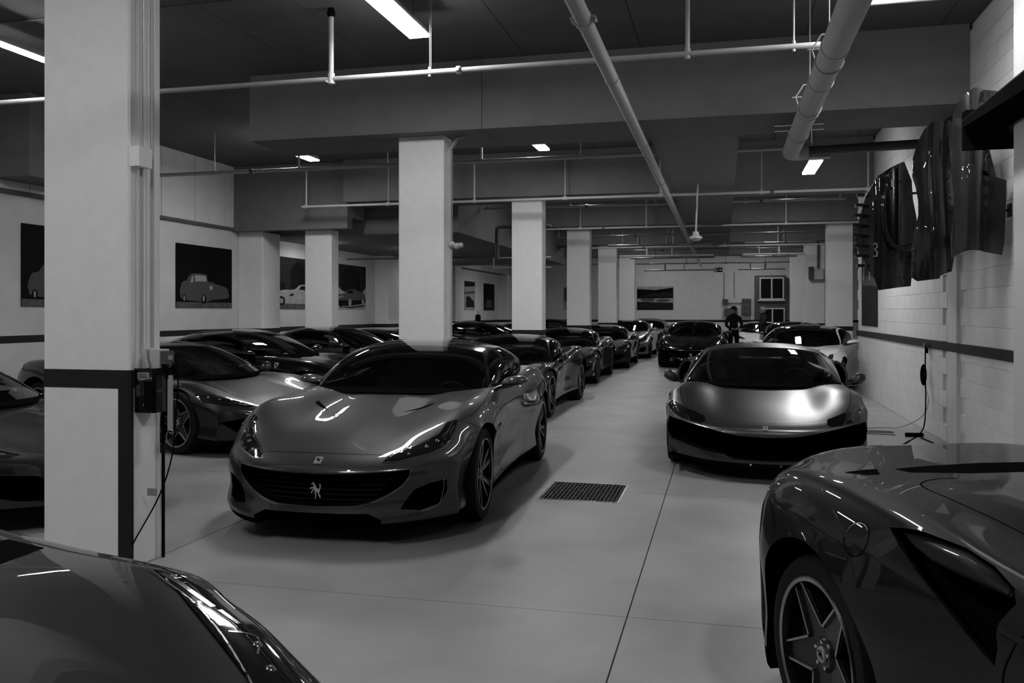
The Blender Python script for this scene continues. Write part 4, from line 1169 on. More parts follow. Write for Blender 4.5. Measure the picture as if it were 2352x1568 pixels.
# ---- the front-engined coupe (nearest silver-grey car)
def gt_top(x, y, e):
    yc = .145 + .07 * sstep(1.6, .7, x)
    d = .013 * (1 - sstep(yc - .01, yc + .07, y)) * sstep(2.25, 1.9, x) * (x > .5)
    d = d - .013 * gauss(y, .47 - .25 * (x - 1.15), .06) * gauss(x, 1.17, .17) + .007 * gauss(y, .57 - .2 * (x - 1.15), .05) * gauss(x, 1.2, .2)
    d = d - .016 * gauss(y, .40 - .33 * (x - 1.0) * 0, .09) * sstep(2.1, 1.6, x) * sstep(.7, 1.1, x)
    return d
def gt_wall(x, y, z, ws, wf):
    o = -.035 * ws * gauss(z, .56 + .13 * (.9 - x) * .6, .085) * sstep(-.5, .4, x) * sstep(1.25, .9, x)
    o = o + .02 * ws * gauss(z, .60, .12) * gauss(x, -1.0, .45)
    o = o + .018 * ws * gauss(z, .64, .16) * gauss(x, 1.335, .45)
    return o
GT = dict(
    nose=2.30, tail=-2.28, wb=2.67, sweep_f=(.46, 2.9, 1.2), sweep_r=(.32, 2.4, .8),
    w=[(2.30, .87), (2.1, .905), (1.85, .94), (1.6, .955), (1.335, .96), (.9, .945), (.3, .925), (-.3, .93), (-.8, .955), (-1.335, .975), (-1.8, .945), (-2.1, .88), (-2.28, .80)],
    tab=[(2.30, (.475, .475, .475, .47, .47, .46)), (2.288, (.51, .51, .51, .51, .505, .49)), (2.25, (.548, .548, .55, .555, .55, .53)), (2.16, (.595, .595, .60, .605, .60, .57)), (2.0, (.65, .653, .66, .67, .66, .62)), (1.8, (.71, .715, .735, .76, .735, .67)),
         (1.335, (.795, .80, .84, .865, .82, .71)), (1.0, (.845, .85, .88, .885, .845, .74)), (.7, (.88, .885, .90, .90, .865, .76)), (.3, (.90, .90, .915, .92, .88, .78)), (-.5, (.90, .90, .92, .935, .90, .80)),
         (-1.0, (.93, .93, .95, .975, .95, .83)), (-1.335, (.97, .97, .98, .99, .96, .84)), (-1.8, (.99, .99, .98, .95, .91, .80)), (-2.1, (.96, .96, .95, .91, .87, .76)), (-2.28, (.92, .92, .90, .86, .82, .72))],
    front_off=[(.10, .0), (.13, .02), (.17, .045), (.22, .03), (.30, .0), (.45, .012), (.52, .015), (.6, 0)],
    side_off=[(.10, -.06), (.16, -.01), (.22, .005), (.32, -.015), (.48, .01), (.62, .03), (.72, .02), (.85, .0)],
    rear_off=[(.10, -.12), (.2, -.03), (.35, .03), (.55, .03), (.75, .0), (.95, 0)],
    top=gt_top, wall=gt_wall,
    arch=(.375, .38), track=(.815, .845), wheel='double', R0=.345,
    cabin=[(.48, -.70), (.66, -.5), (.78, -.25), (.82, 0), (.78, .25), (.66, .5), (.48, .70), (-.55, .68), (-1.0, .55), (-1.0, -.55), (-.55, -.68)],
    seat_x=-.25, dash_x=.36, mirror=(.42, .99, .955), mirror_r=(.36, .86, .94), mirror_size=(.11, .115, .055),
    gh=dict(center=[(0, .86, .885), (.15, .52, 1.055), (.3, .16, 1.205), (.4, -.1, 1.265), (.55, -.45, 1.29), (.7, -.85, 1.25), (.85, -1.3, 1.12), (1, -1.75, .985)],
            belt=[(0, .55, .76, .885), (.15, .30, .79, .905), (.3, .02, .80, .915), (.55, -.55, .81, .93), (.7, -.9, .80, .95), (.85, -1.3, .74, .97), (1, -1.75, .60, .975)],
            rail=[(0, .97), (.15, .76), (.3, .58), (.4, .52), (.7, .52), (.85, .6), (1, .8)], roof_mat=M['black_gloss'], pillar_mat=M['black_gloss'], rearpillar_mat=M['black_gloss'], header=.36, rear=.68, side_end=.72, side_start=.06, gap=.03),
)
gr_h = [(0, .488), (.23, .492), (.45, .500), (.61, .507), (.605, .462), (.56, .408), (.48, .355), (.38, .31), (.27, .284), (0, .274)]
grille_gt = gr_h + [(-a, b) for a, b in gr_h[-2:0:-1]]
intake_gt = [(.551, .252), (.577, .303), (.626, .37), (.712, .403), (.80, .412), (.80, .335), (.765, .258), (.668, .233)]
HL_GT = [(2.176, 0.433, 0.561), (2.106, 0.461, 0.594), (2.01, 0.53, 0.625), (1.853, 0.653, 0.67), (1.774, 0.709, 0.7), (1.664, 0.724, 0.757), (1.637, 0.743, 0.766), (1.60, 0.788, 0.775), (1.687, 0.797, 0.721), (1.781, 0.784, 0.663), (1.856, 0.763, 0.631), (1.975, 0.688, 0.6), (2.08, 0.583, 0.579), (2.152, 0.501, 0.559)]
GT.update(
    cut_front=[(grille_gt, 2.0, 2.5), (intake_gt, 1.86, 2.5), ([(-a, b) for a, b in intake_gt], 1.86, 2.5), ([(-.36, .235), (.36, .235), (.45, .19), (.42, .10), (-.42, .10), (-.45, .19)], 2.12, 2.6)],  # last cut puts the shade below the grille into a black recess
    patches=[
        ('headlight_surround', [Vector(p) + (Vector(p) - Vector((1.9, .66, .65))) * .035 for p in HL_GT], .0016, 'black_gloss', dict(rnd=.015, maxe=.04)),
        ('headlight', HL_GT, .0035, 'lens', dict(rnd=.015, maxe=.04, lamps=[((1.93, .66, .64), .022), ((1.84, .71, .66), .022), ((2.05, .57, .60), .014)],
                                         strips=[([(1.63, .765, .765), (1.72, .757, .715), (1.80, .73, .68)], .008), ([(1.66, .785, .74), (1.75, .775, .69)], .006), ([(2.12, .46, .585), (2.0, .545, .622), (1.86, .66, .665)], .004)])),
        ('hood_vent', [(1.34, .30, .8), (1.25, .40, .82), (1.17, .485, .84), (1.11, .48, .85), (1.20, .40, .83), (1.29, .34, .81)], .0015, 'black_matt', dict(rnd=.012)),
        ('side_vent', [(1.30, .97, .657), (.99, .96, .629), (1.03, .96, .593), (1.24, .97, .616)], .002, 'black_matt', dict(rnd=.01)),
        ('sill', [(.95, .95, .20), (-.9, .95, .20), (-.9, .95, .135), (.95, .95, .135)], .004, 'black_matt', dict(rnd=0)),
    ],
    ribbons=[('headlight_trim', [(2.18, .42, .56), (2.15, .50, .555), (2.08, .59, .573), (1.975, .697, .593), (1.86, .772, .625), (1.78, .795, .66)], .005, .003, 'rim_polish'),
             ('grille_trim', [(2.29, 0, .268), (2.28, .27, .278), (2.25, .385, .304), (2.21, .487, .35), (2.177, .567, .403), (2.155, .612, .46), (2.141, .618, .512)], .006, .003, 'rim_polish'),
             ('grille_lip', [(2.29, 0, .495), (2.25, .35, .504), (2.14, .61, .515)], .006, .003, 'rim_alloy'),
             ('intake_trim', [(1.96, .806, .416), (1.96, .806, .335), (2.0, .77, .255), (2.1, .668, .225)], .005, .002, 'rim_polish')],
    lines=[([(2.15, 0, .60), (2.145, .2, .60), (2.115, .43, .594)], .004, True), ([(1.60, .80, .775), (1.445, .867, .803), (1.192, .876, .84), (.796, .841, .875), (.58, .81, .89)], .004, True),
           ([(1.60, .80, .775), (1.56, .86, .755), (1.50, .93, .72), (1.47, .96, .69)], .004, True),
           ([(.66, .88, .86), (.70, .94, .72), (.72, .94, .5), (.66, .94, .28), (.5, .94, .22)], .005, True), ([(-.62, .90, .88), (-.66, .95, .7), (-.5, .94, .4), (-.3, .94, .22), (.5, .94, .22)], .005, True)],
    badges=[((2.225, 0, .564), .05, .066, (0, 0, 1))], shields=[((.865, .924, .785), .07, .10)],
    extra=[grille_bars(6, .285, .485, lambda z: .34 + .9 * (z - .28), lambda y: 2.20 - .32 * y * y), horse_emblem(2.265, .375, .115), wipers],
)

# ---- the low mid-engined coupe, matt finish
def b_top(x, y, e):
    d = -.016 * gauss(y, .47 - .02 * x, .10) * sstep(2.2, 1.7, x) * sstep(.7, 1.2, x)
    d = d + .012 * gauss(y, .66, .09) * gauss(x, 1.2, .35)
    return d
def b_wall(x, y, z, ws, wf):
    return ws * (.02 * gauss(z, .60, .14) * gauss(x, 1.3, .4) + .02 * gauss(z, .62, .14) * gauss(x, -1.3, .5) - .04 * gauss(z, .55, .13) * gauss(x, -.2, .45))
MID = dict(
    nose=2.36, tail=-2.2, wb=2.6, sweep_f=(.40, 2.8, 1.2), zb=.155, sweep_r=(.25, 2.6, .7),
    w=[(2.36, .91), (2.1, .935), (1.8, .955), (1.3, .965), (.7, .93), (0, .90), (-.5, .925), (-1.0, .97), (-1.3, .985), (-1.8, .96), (-2.2, .86)],
    tab=[(2.36, (.44, .44, .445, .46, .47, .47)), (2.35, (.47, .47, .475, .49, .495, .485)), (2.30, (.505, .505, .515, .53, .53, .51)), (2.15, (.55, .55, .565, .59, .585, .55)), (1.9, (.61, .61, .635, .66, .65, .60)), (1.6, (.665, .668, .70, .72, .70, .63)),
         (1.3, (.72, .725, .755, .775, .755, .69)), (1.0, (.765, .77, .785, .79, .755, .68)), (.6, (.79, .79, .79, .79, .765, .69)), (0, (.81, .81, .81, .815, .79, .72)), (-.6, (.85, .85, .85, .87, .86, .76)),
         (-1.0, (.90, .90, .90, .93, .93, .82)), (-1.3, (.92, .92, .93, .955, .95, .84)), (-1.8, (.92, .92, .92, .93, .91, .80)), (-2.1, (.92, .92, .91, .89, .86, .76)), (-2.2, (.90, .90, .89, .86, .82, .74))],
    front_off=[(.10, .0), (.13, .03), (.17, .05), (.22, .045), (.28, .025), (.36, .0), (.44, -.005), (.5, 0)],
    side_off=[(.10, -.05), (.16, .0), (.22, .01), (.32, -.01), (.48, .005), (.62, .02), (.72, .015), (.85, .0)],
    rear_off=[(.10, -.14), (.2, -.05), (.35, .02), (.55, .03), (.75, .0), (.95, 0)],
    top=b_top, wall=b_wall, arch=(.365, .375), track=(.825, .835), wheel='double', R0=.345, ax_f=1.3,
    cabin=[(.66, -.72), (.92, -.45), (1.05, 0), (.92, .45), (.66, .72), (-.35, .68), (-.6, .55), (-.6, -.55), (-.35, -.68)],
    seat_x=-.10, dash_x=.58, mirror=(.60, .985, .815), mirror_size=(.08, .08, .085),
    gh=dict(center=[(0, 1.12, .775), (.15, .75, .92), (.3, .38, 1.06), (.4, .10, 1.145), (.5, -.2, 1.18), (.65, -.6, 1.165), (.8, -1.1, 1.08), (1, -1.9, .93)],
            belt=[(0, .74, .81, .785), (.3, .30, .81, .84), (.5, -.15, .79, .85), (.65, -.55, .74, .87), (.8, -1.0, .62, .91), (1, -1.9, .48, .92)],
            rail=[(0, .97), (.15, .78), (.3, .61), (.4, .54), (.6, .52), (.8, .56), (1, .7)], header=.40, rear=.62, side_end=.60, side_start=.06, gap=.022, mirror_mat=M['carbon']),
)
def mir(poly): return [(-a, b) for a, b in poly]
mouth_h = [(0, .415), (.25, .425), (.42, .455), (.6, .49), (.78, .52), (.90, .535), (.91, .40), (.86, .335), (.72, .305), (.55, .272), (.37, .252), (.28, .215), (0, .208)]
HL_B = [(1.55, .925, .652), (1.74, .83, .648), (1.865, .75, .62), (1.93, .72, .60), (2.0, .73, .575), (2.12, .695, .52), (2.04, .77, .535), (1.92, .85, .56), (1.77, .895, .59), (1.60, .93, .62)]
def haunch(root, bvh, paint):
    for sd in (1, -1):
        prof = [(p.y, p.z) for p in smooth_line([(0, .78, .70), (0, .785, .82), (0, .81, .92), (0, .86, .965), (0, .92, .95), (0, .97, .89), (0, 1.0, .80), (0, 1.0, .70)], 3)]
        n = len(prof); vs = []; K = 9
        for k in range(K):
            f = k / (K - 1); x = -.46 - .75 * f; g_ = sstep(0, 1, f)
            for (y, z) in prof:
                q = snap(bvh, (x, y, z), .0); p = Vector((x + .10 * (z - .83) * (1 - f), y, z)).lerp(q + Vector((0, 0, -.004)), float(g_))
                vs.append((p.x, sd * p.y, p.z))
        fs = [(k * n + i, k * n + i + 1, (k + 1) * n + i + 1, (k + 1) * n + i) for k in range(K - 1) for i in range(n - 1)]
        me = mesh('side_scoop', vs, fs, paint, True)
        bm = bmesh.new(); bm.from_mesh(me)
        bmesh.ops.subdivide_edges(bm, edges=bm.edges[:], cuts=1, smooth=1.0)
        bmesh.ops.recalc_face_normals(bm, faces=bm.faces)
        bmesh.ops.solidify(bm, geom=bm.faces[:], thickness=.026)
        bm.to_mesh(me); bm.free(); me.shade_smooth(); me.set_sharp_from_angle(angle=R(50))
        o = obj('side_scoop', me, root)
        mb = MB(); mb.prism([(sd * y, z) for y, z in prof], 0, -.60, -.58); mb.build('scoop_duct', M['black_matt'], o)
def b_bits(root, bvh, paint):
    for y in (-.13, .13):
        mb = MB(); mb.box(2.40, 2.425, y - .012, y + .012, .165, .215); o = mb.build('lip_bracket', M['black_gloss'], root)
        mb = MB(); mb.sphere((2.425, y, .175), .006); mb.build('bracket_screw', M['chrome'], o)
MID.update(
    sweep_f=(.40, 2.8, 1.2),
    cut_front=[(mouth_h + mir(mouth_h[-2:0:-1]), 1.80, 2.6)],
    patches=[
        ('headlight', HL_B, .003, 'lens', dict(rnd=.015, maxe=.04, lamps=[((1.80, .86, .60), .016), ((1.70, .885, .625), .016)], strips=[([(1.60, .915, .64), (1.74, .85, .635), (1.86, .77, .612)], .005), ([(1.80, .84, .615), (1.92, .80, .58)], .004)])),
        ('hood_duct', [(1.90, .725, .612), (2.065, .55, .562), (2.17, .54, .53), (2.20, .575, .508), (2.13, .68, .52), (1.99, .72, .575)], .0025, 'black_matt', dict(rnd=.015)),
        ('sill', [(.95, .95, .23), (-.9, .95, .23), (-.9, .95, .16), (.95, .95, .16)], .004, 'black_matt', dict(rnd=0)),
    ],
    ribbons=[('duct_lip', [(1.90, .718, .615), (1.97, .65, .592), (2.06, .555, .566)], .014, .008, 'paint'),
             ('mouth_lip', [(2.36, 0, .422), (2.35, .22, .43), (2.31, .41, .461), (2.215, .60, .497), (2.06, .775, .525)], .006, .002, 'rim_alloy')],
    lines=[([(2.223, 0, .531), (2.19, .27, .536), (2.09, .51, .556)], .004, True), ([(1.90, .722, .612), (1.75, .775, .66), (1.5, .815, .72), (1.2, .83, .765), (.85, .82, .78)], .005, True),
           ([(.80, .88, .78), (.82, .93, .6), (.78, .93, .3)], .005, True), ([(-.35, .88, .8), (-.45, .91, .6), (-.35, .91, .3)], .005, True)],
    badges=[((2.321, 0, .494), .04, .052, (0, 0, 1))],
    extra=[grille_bars(5, .225, .40, lambda z: .25 + 1.6 * (z - .22), lambda y: 2.22 - .25 * y * y, 'black_matt'), haunch, b_bits],
)
MID['wall'] = lambda x, y, z, ws, wf: b_wall(x, y, z, ws, wf) - .22 * sstep(.36, .12, z) * np.clip(wf * (1 - wf) * 4, 0, 1) * .5

# ---- the glossy mid-engined coupe with flank intakes
HL_C = [(1.58, .905, .67), (1.74, .80, .665), (1.95, .66, .615), (2.14, .54, .555), (2.12, .63, .515), (1.97, .79, .53), (1.76, .90, .575)]
side_in = [(.45, .22), (.62, .235), (.78, .29), (.89, .39), (.72, .425), (.52, .40), (.36, .28)]
MIDG = dict(MID)
MIDG.update(
    wb=2.65, ax_f=1.325, wheel='star',
    cut_front=[(side_in, 1.95, 2.6), (mir(side_in), 1.95, 2.6), ([(-.30, .22), (.30, .22), (.24, .33), (-.24, .33)], 2.15, 2.6)],
    patches=[
        ('headlight', HL_C, .003, 'lens', dict(rnd=.015, maxe=.04, lamps=[((1.85, .78, .60), .022), ((1.74, .84, .62), .02)], strips=[([(1.64, .885, .66), (1.76, .81, .655), (1.95, .68, .61)], .006), ([(1.95, .75, .57), (2.08, .62, .54)], .006)])),
        ('sill', [(.95, .95, .23), (-.9, .95, .23), (-.9, .95, .16), (.95, .95, .16)], .004, 'black_matt', dict(rnd=0)),
    ],
    ribbons=[], extra=[], shields=[((1.0, .93, .64), .06, .08)],
)
MIDG['gh'] = dict(MID['gh']); MIDG['gh'].pop('mirror_mat', None); MIDG['gh']['rear_mat'] = M['black_gloss']

MIDG.update(arch=(.37, .40), rear_off=[(.10, -.03), (.16, .0), (.35, .03), (.55, .03), (.75, .0), (.95, 0)], tail=-2.22)
# longer-hooded glossy car in the bottom-left corner
LOW = dict(MIDG)
g_ = dict(MIDG['gh'])
g_['center'] = [(t, x - .42 + .14 * t, z + .05) for t, x, z in g_['center']]
g_['belt'] = [(t, x - .40 + .14 * t, y, z + .03) for t, x, y, z in g_['belt']]
LOW.update(gh=g_, sweep_f=(.50, 2.6, 1.3), mirror=(-.60, .96, .90), cabin=[(x - .40, y) for x, y in MIDG['cabin']], seat_x=-.4, dash_x=.18, lines=MIDG['lines'][:2])

SC = [(-.934, .907, .904), (-.84, .85, .905), (-.72, .80, .89), (-.60, .80, .872), (-.49, .83, .85), (-.45, .865, .83), (-.465, .90, .78), (-.46, .92, .73), (-.476, .92, .68), (-.507, .923, .694), (-.572, .93, .73), (-.66, .934, .776), (-.765, .93, .82), (-.868, .922, .87)]
def scoop_cut(cm):
    for sd in (1, -1):
        n = len(SC); vs = []
        for off in (-.10, .07):
            for p in SC: vs.append((p[0] + (.02 if off < 0 else 0), sd * (p[1] + off * .88), p[2] + off * .47 - (.05 if off < 0 else 0)))
        fs = [tuple(range(n)), tuple(range(n, 2 * n))[::-1]] + [(i, i + n, (i + 1) % n + n, (i + 1) % n) for i in range(n)]
        if sd < 0: fs = [f[::-1] for f in fs]
        cm.add(vs, fs)
BL = [(-.895, .902, .893), (-.82, .86, .895), (-.70, .82, .882), (-.60, .82, .866), (-.50, .845, .846), (-.475, .87, .832), (-.56, .885, .838), (-.66, .90, .845), (-.735, .912, .853), (-.82, .912, .872)]
def spy_extra(root, bvh, paint):
    for sd in (1, -1):
        # blade bridging the intake
        n = len(BL); cx = sum(p[0] for p in BL) / n; cy = sum(p[1] for p in BL) / n; cz = sum(p[2] for p in BL) / n
        up_ = [Vector((p[0], sd * (p[1] - .004), p[2] - .006)) for p in BL]; lo_ = [Vector((p[0], sd * (p[1] - .035), p[2] - .028)) for p in BL]
        mid = Vector((cx, sd * (cy + .004), cz + .004))
        vs = up_ + lo_ + [mid]
        fs = [(i, (i + 1) % n, 2 * n) for i in range(n)] + [(i, i + n, (i + 1) % n + n, (i + 1) % n) for i in range(n)] + [tuple(range(n, 2 * n))]
        mb = MB(); mb.add(vs, fs); o = mb.build('intake_blade', paint, root)
        bm = bmesh.new(); bm.from_mesh(o.data); bmesh.ops.bevel(bm, geom=[e for e in bm.edges if len(e.link_faces) == 2 and e.calc_face_angle(0) > .6], offset=.005, segments=2, affect='EDGES'); bm.to_mesh(o.data); bm.free()
        o.data.shade_smooth(); o.data.set_sharp_from_angle(angle=R(50))
        # fuel cap
        c0 = Vector((-1.035, .965, .83)); co, no, i, d = bvh.find_nearest(c0); t = no.cross(Vector((0, 0, 1))).normalized(); u_ = t.cross(no)
        ring = [co + t * .056 * math.cos(a) + u_ * .056 * math.sin(a) for a in [2 * PI * k / 40 for k in range(40)]]
        mb = MB(); ribbon_mesh(mb, ring, bvh, .004, .001, closed=True, mirror=sd < 0); mb.build('fuel_cap', M['black_matt'], root)
        ring = [co + t * .053 * math.cos(a) + u_ * .053 * math.sin(a) for a in [2 * PI * k / 40 for k in range(5, 22)]]
        mb = MB(); ribbon_mesh(mb, ring, bvh, .0022, .0012, mirror=sd < 0); mb.build('fuel_cap_edge', M['rim_alloy'], root)
SPY = dict(MIDG)
g_ = dict(MIDG['gh']); g_.update(
    center=[(0, 1.12, .775), (.15, .75, .92), (.3, .38, 1.06), (.4, .10, 1.14), (.55, -.22, 1.165), (.75, -.48, 1.08), (.9, -.68, .98), (1, -.80, .92)],
    belt=[(0, .74, .81, .785), (.3, .30, .81, .84), (.55, -.2, .78, .86), (.75, -.42, .70, .88), (.9, -.6, .60, .895), (1, -.74, .5, .90)], header=.40, rear=.60, side_end=.58)
SPY.update(gh=g_, cuts=[scoop_cut], extra=[spy_extra],
    tab=[r if r[0] > -.9 else (r[0], tuple(z + dz for z, dz in zip(r[1], (.03, .03, .02, .0, .0, 0)))) for r in MIDG['tab']],
    patches=MIDG['patches'] + [('deck_slot', [(-1.35, .42, .94), (-1.35, -.42, .94), (-1.44, -.40, .94), (-1.44, .40, .94)], .0015, 'black_matt', dict(both=False, rnd=.01))],
    lines=MIDG['lines'] + [([(-1.695, .947, .835), (-1.612, .98, .784), (-1.547, .995, .738)], .004, True), ([(-1.25, .60, .93), (-1.222, .585, .93), (-1.05, .58, .92), (-.7, .60, .90)], .006, True)])

HL_L = [(1.229, .795, .778), (1.326, .773, .766), (1.415, .766, .744), (1.491, .758, .722), (1.602, .727, .693), (1.694, .695, .666), (1.83, .642, .63), (1.95, .60, .59), (2.0, .66, .56), (1.90, .745, .585), (1.823, .785, .618), (1.752, .815, .634), (1.657, .835, .66), (1.562, .845, .685), (1.472, .842, .712), (1.385, .830, .742), (1.30, .812, .766)]
LOW.update(patches=[
    ('headlight_surround', [Vector(p) + (Vector(p) - Vector((1.6, .77, .69))).normalized() * .010 for p in HL_L], .0014, 'black_gloss', dict(rnd=0, maxe=.04)),
    ('headlight', HL_L, .004, 'lens', dict(rnd=0, maxe=.03, lamps=[((1.70, .765, .66), .02), ((1.80, .72, .64), .02)], strips=[([(1.27, .79, .773), (1.40, .785, .75), (1.50, .785, .72)], .018), ([(1.52, .79, .71), (1.60, .79, .69)], .014), ([(1.62, .735, .688), (1.67, .79, .665), (1.74, .73, .66)], .006)])),
    ('cowl', [(.80, 0, .79), (.80, .58, .79), (.785, .66, .79), (.75, .74, .79), (.55, .74, .79), (.55, 0, .79)], .002, 'black_matt', dict(rnd=0)),
] + LOW['patches'][1:], ribbons=[('headlight_trim', [(1.225, .785, .78), (1.326, .763, .77), (1.415, .756, .748), (1.491, .747, .726), (1.602, .717, .697), (1.694, .685, .67), (1.83, .632, .634)], .006, .004, 'rim_alloy')])
SPY['patches'][-1] = ('deck_slot', [(-1.546, .515, .948), (-1.572, .39, .949), (-1.60, .11, .95), (-1.61, -.11, .95), (-1.572, -.39, .949), (-1.546, -.515, .948), (-1.47, -.50, .95), (-1.42, -.29, .95), (-1.44, 0, .95), (-1.42, .29, .95), (-1.47, .50, .95)], .0015, 'black_matt', dict(both=False, rnd=.01))
SPY['patches'].append(('deck_vent', [(-1.502, .747, .949), (-1.55, .64, .948), (-1.562, .58, .947), (-1.445, .636, .949), (-1.435, .694, .95)], .0015, 'black_matt', dict(rnd=.01)))
SPY['lines'][-1] = ([(-1.34, .40, .95), (-1.33, .50, .95), (-1.274, .585, .948), (-1.20, .61, .946), (-1.104, .60, .934), (-1.013, .588, .922), (-.835, .56, .90), (-.6, .54, .89)], .006, True)
# ------------------------------------------------------------------ the cars
GRP = 'parked sports cars'
G1, _b1 = make_car(GT, 'sports_car', 'silver-grey front-engined coupe in the foreground centre, horse emblem in its wide grille', (-2.74, 7.45, 0), R(-90 + 3.2), M['paint_grey'], GRP)
G2, _b2 = make_car(MID, 'sports_car', 'matt grey low coupe facing the camera on the right, with a wide black mouth', (.43, 10.42, 0), R(-91.4), M['paint_satin'], GRP)
G3, _b3 = make_car(SPY, 'sports_car', 'dark glossy car cut by the bottom right corner, star-spoke rear wheel and flank intake', (1.69, 2.30, 0), R(-68.3), M['paint_solid'], GRP)
G4, _b4 = make_car(LOW, 'sports_car', 'glossy dark car cut by the bottom left corner, only its hood and headlight in view', (-3.06, 1.83, 0), R(-17), M['paint_solid2'], GRP)
G5, _b5 = make_car(MIDG, 'sports_car', 'mid-grey mid-engined coupe behind the near pillar, nose turned towards the camera', (-6.76, 9.48, 0), R(-18), M['paint_dark2'], GRP)
def dup(src, old, new, loc, head, label):
    c = copy_tree(src); c.location = loc; c.rotation_euler = (0, 0, R(head)); c['label'] = label
    recolour(c, old, new)
    return c
PG, PS, PD = M['paint_grey'], M['paint_satin'], M['paint_dark2']
# central row
dup(G5, PD, M['paint_black'], (-3.40, 13.75, 0), -90, 'black coupe directly behind the silver-grey foreground coupe in the central row')
dup(G5, PD, M['paint_mid'], (-3.62, 19.95, 0), -89, 'mid-grey coupe third in the central row, behind the black one')
dup(G5, PD, M['paint_dark'], (-3.50, 25.3, 0), -89, 'dark coupe fourth in the central row, left of the aisle')
dup(G1, PG, M['paint_silver'], (-3.32, 30.65, 0), -89, 'bright silver coupe fifth in the central row')
dup(G1, PG, M['paint_black'], (-3.15, 36.9, 0), -90, 'dark car last in the central row, just behind the silver one')
def pale_pillars(c, m_):
    for o in c.children:
        if o.name.startswith('roof_rail'):
            o.material_slots[0].link = 'OBJECT'; o.material_slots[0].material = m_
# right side
PW = dup(G1, PG, M['paint_white'], (1.62, 18.6, 0), -104.5, 'white car with a dark roof behind the matt grey coupe, beside the block wall')
dup(G1, PG, M['paint_black'], (-.85, 26.3, 0), -90.5, 'glossy black coupe facing the camera in the aisle, left of the two people')
dup(G5, PD, M['paint_white'], (1.45, 35.6, 0), -92, 'white low coupe farthest back, partly hidden by the grey-haired person')
dup(G1, PG, M['paint_black'], (1.98, 25.6, 0), -93, 'black car between the white car and the grey-haired person')
pale_pillars(PW, M['paint_white'])
# left row, noses towards the aisle
dup(G5, PD, M['paint_mid'], (-6.86, 5.88, 0), -8, 'dark glossy coupe left of the near pillar, cut by the left edge')
dup(G1, PG, M['paint_black'], (-7.05, 12.1, 0), -3, 'black long-nosed coupe with a shield badge on the fender, behind the near pillar')
dup(G1, PG, M['paint_dark'], (-6.95, 15.1, 0), -2, 'dark coupe second behind the shield-badged one in the left row')
dup(G5, PD, M['paint_black'], (-7.35, 18.1, 0), 0, 'black coupe whose roof shows just left of the tall second pillar')
dup(G5, PD, M['paint_dark'], (-7.4, 21.1, 0), 0, 'dark coupe in the left row hidden behind the tall second pillar')
dup(G1, PG, M['paint_dark'], (-6.8, 24.0, 0), 0, 'dark coupe seen just right of the tall second pillar in the left row')
dup(G5, PD, M['paint_silver'], (-7.2, 27.0, 0), 0, 'silver low coupe right of it, left of the third pillar')
dup(G5, PD, M['paint_mid'], (-6.8, 30.1, 0), 0, 'grey coupe in the left row partly behind the third pillar')
dup(G1, PG, M['paint_dark'], (-6.6, 35.4, 0), 0, 'dark coupe seen between the third and fourth pillars')

# ------------------------------------------------------------------ bodywork hung on the right wall
def shell_panel(name, outline, y, bulge, tilt, m, parent, th=.03, c=None):
    """curved sheet in the x-z plane, bowed towards -y"""
    pts = densify([(p[0], 0, p[1]) for p in outline], .035)
    bm = bmesh.new(); vs = [bm.verts.new(p) for p in pts]; f = bm.faces.new(vs)
    bmesh.ops.triangulate(bm, faces=[f], ngon_method='EAR_CLIP')
    for _ in range(7):
        es = [e for e in bm.edges if e.calc_length() > .04 and not e.is_boundary]
        if not es: break
        bmesh.ops.subdivide_edges(bm, edges=es, cuts=1); bmesh.ops.triangulate(bm, faces=[f for f in bm.faces if len(f.verts) > 3])
        bmesh.ops.beautify_fill(bm, faces=bm.faces, edges=[e for e in bm.edges if not e.is_boundary])
    xs = [p[0] for p in outline]; zs = [p[1] for p in outline]; x0, x1, z0, z1 = min(xs), max(xs), min(zs), max(zs)
    for v in bm.verts:
        a = (v.co.x - x0) / (x1 - x0); b_ = (v.co.z - z0) / (z1 - z0)
        v.co.y = -bulge(a, b_) + tilt * (v.co.x - x0)
    r_ = bmesh.ops.duplicate(bm, geom=bm.verts[:] + bm.edges[:] + bm.faces[:])
    for v in r_['geom']:
        if isinstance(v, bmesh.types.BMVert): v.co.y += th
    vm = r_['vert_map']
    for e_ in [e for e in bm.edges if e.is_boundary and e in r_['edge_map'] and e.verts[0] in vm]:
        e2 = r_['edge_map'][e_]
        if e2.index == e_.index: continue
        a, b = e_.verts
        try: bm.faces.new((a, b, vm[b], vm[a]))
        except ValueError: pass
    bmesh.ops.recalc_face_normals(bm, faces=bm.faces)
    me = bpy.data.meshes.new(name); bm.to_mesh(me); bm.free(); me.materials.append(m); me.shade_smooth(); me.set_sharp_from_angle(angle=R(40))
    o = obj(name, me, parent); o.location = (0, y, 0)
    return o
def bracket(parent, x, y, z):
    mb = MB(); mb.tube([(x, y, z), (XR - .002, y, z)], .014, 8); mb.box(XR - .016, XR - .001, y - .05, y + .05, z - .06, z + .06); mb.build('wall_bracket', M['rim_dark'], parent)
S1 = [(2.117, 3.497), (2.162, 3.558), (2.233, 3.611), (2.304, 3.623), (2.381, 3.618), (2.458, 3.604), (2.509, 3.589), (2.407, 3.543), (2.33, 3.491), (2.265, 3.439), (2.201, 3.428), (2.178, 3.38), (2.182, 3.251), (2.188, 3.109), (2.214, 3.008), (2.265, 2.921), (2.33, 2.862), (2.407, 2.816), (2.534, 2.762), (2.531, 2.558), (2.524, 2.193), (2.509, 2.081), (2.33, 2.119), (2.188, 2.121), (2.123, 2.094), (2.081, 2.056), (2.071, 2.259), (2.1, 2.572), (2.095, 2.828), (2.065, 3.001), (2.058, 3.172), (2.071, 3.286), (2.091, 3.427)]
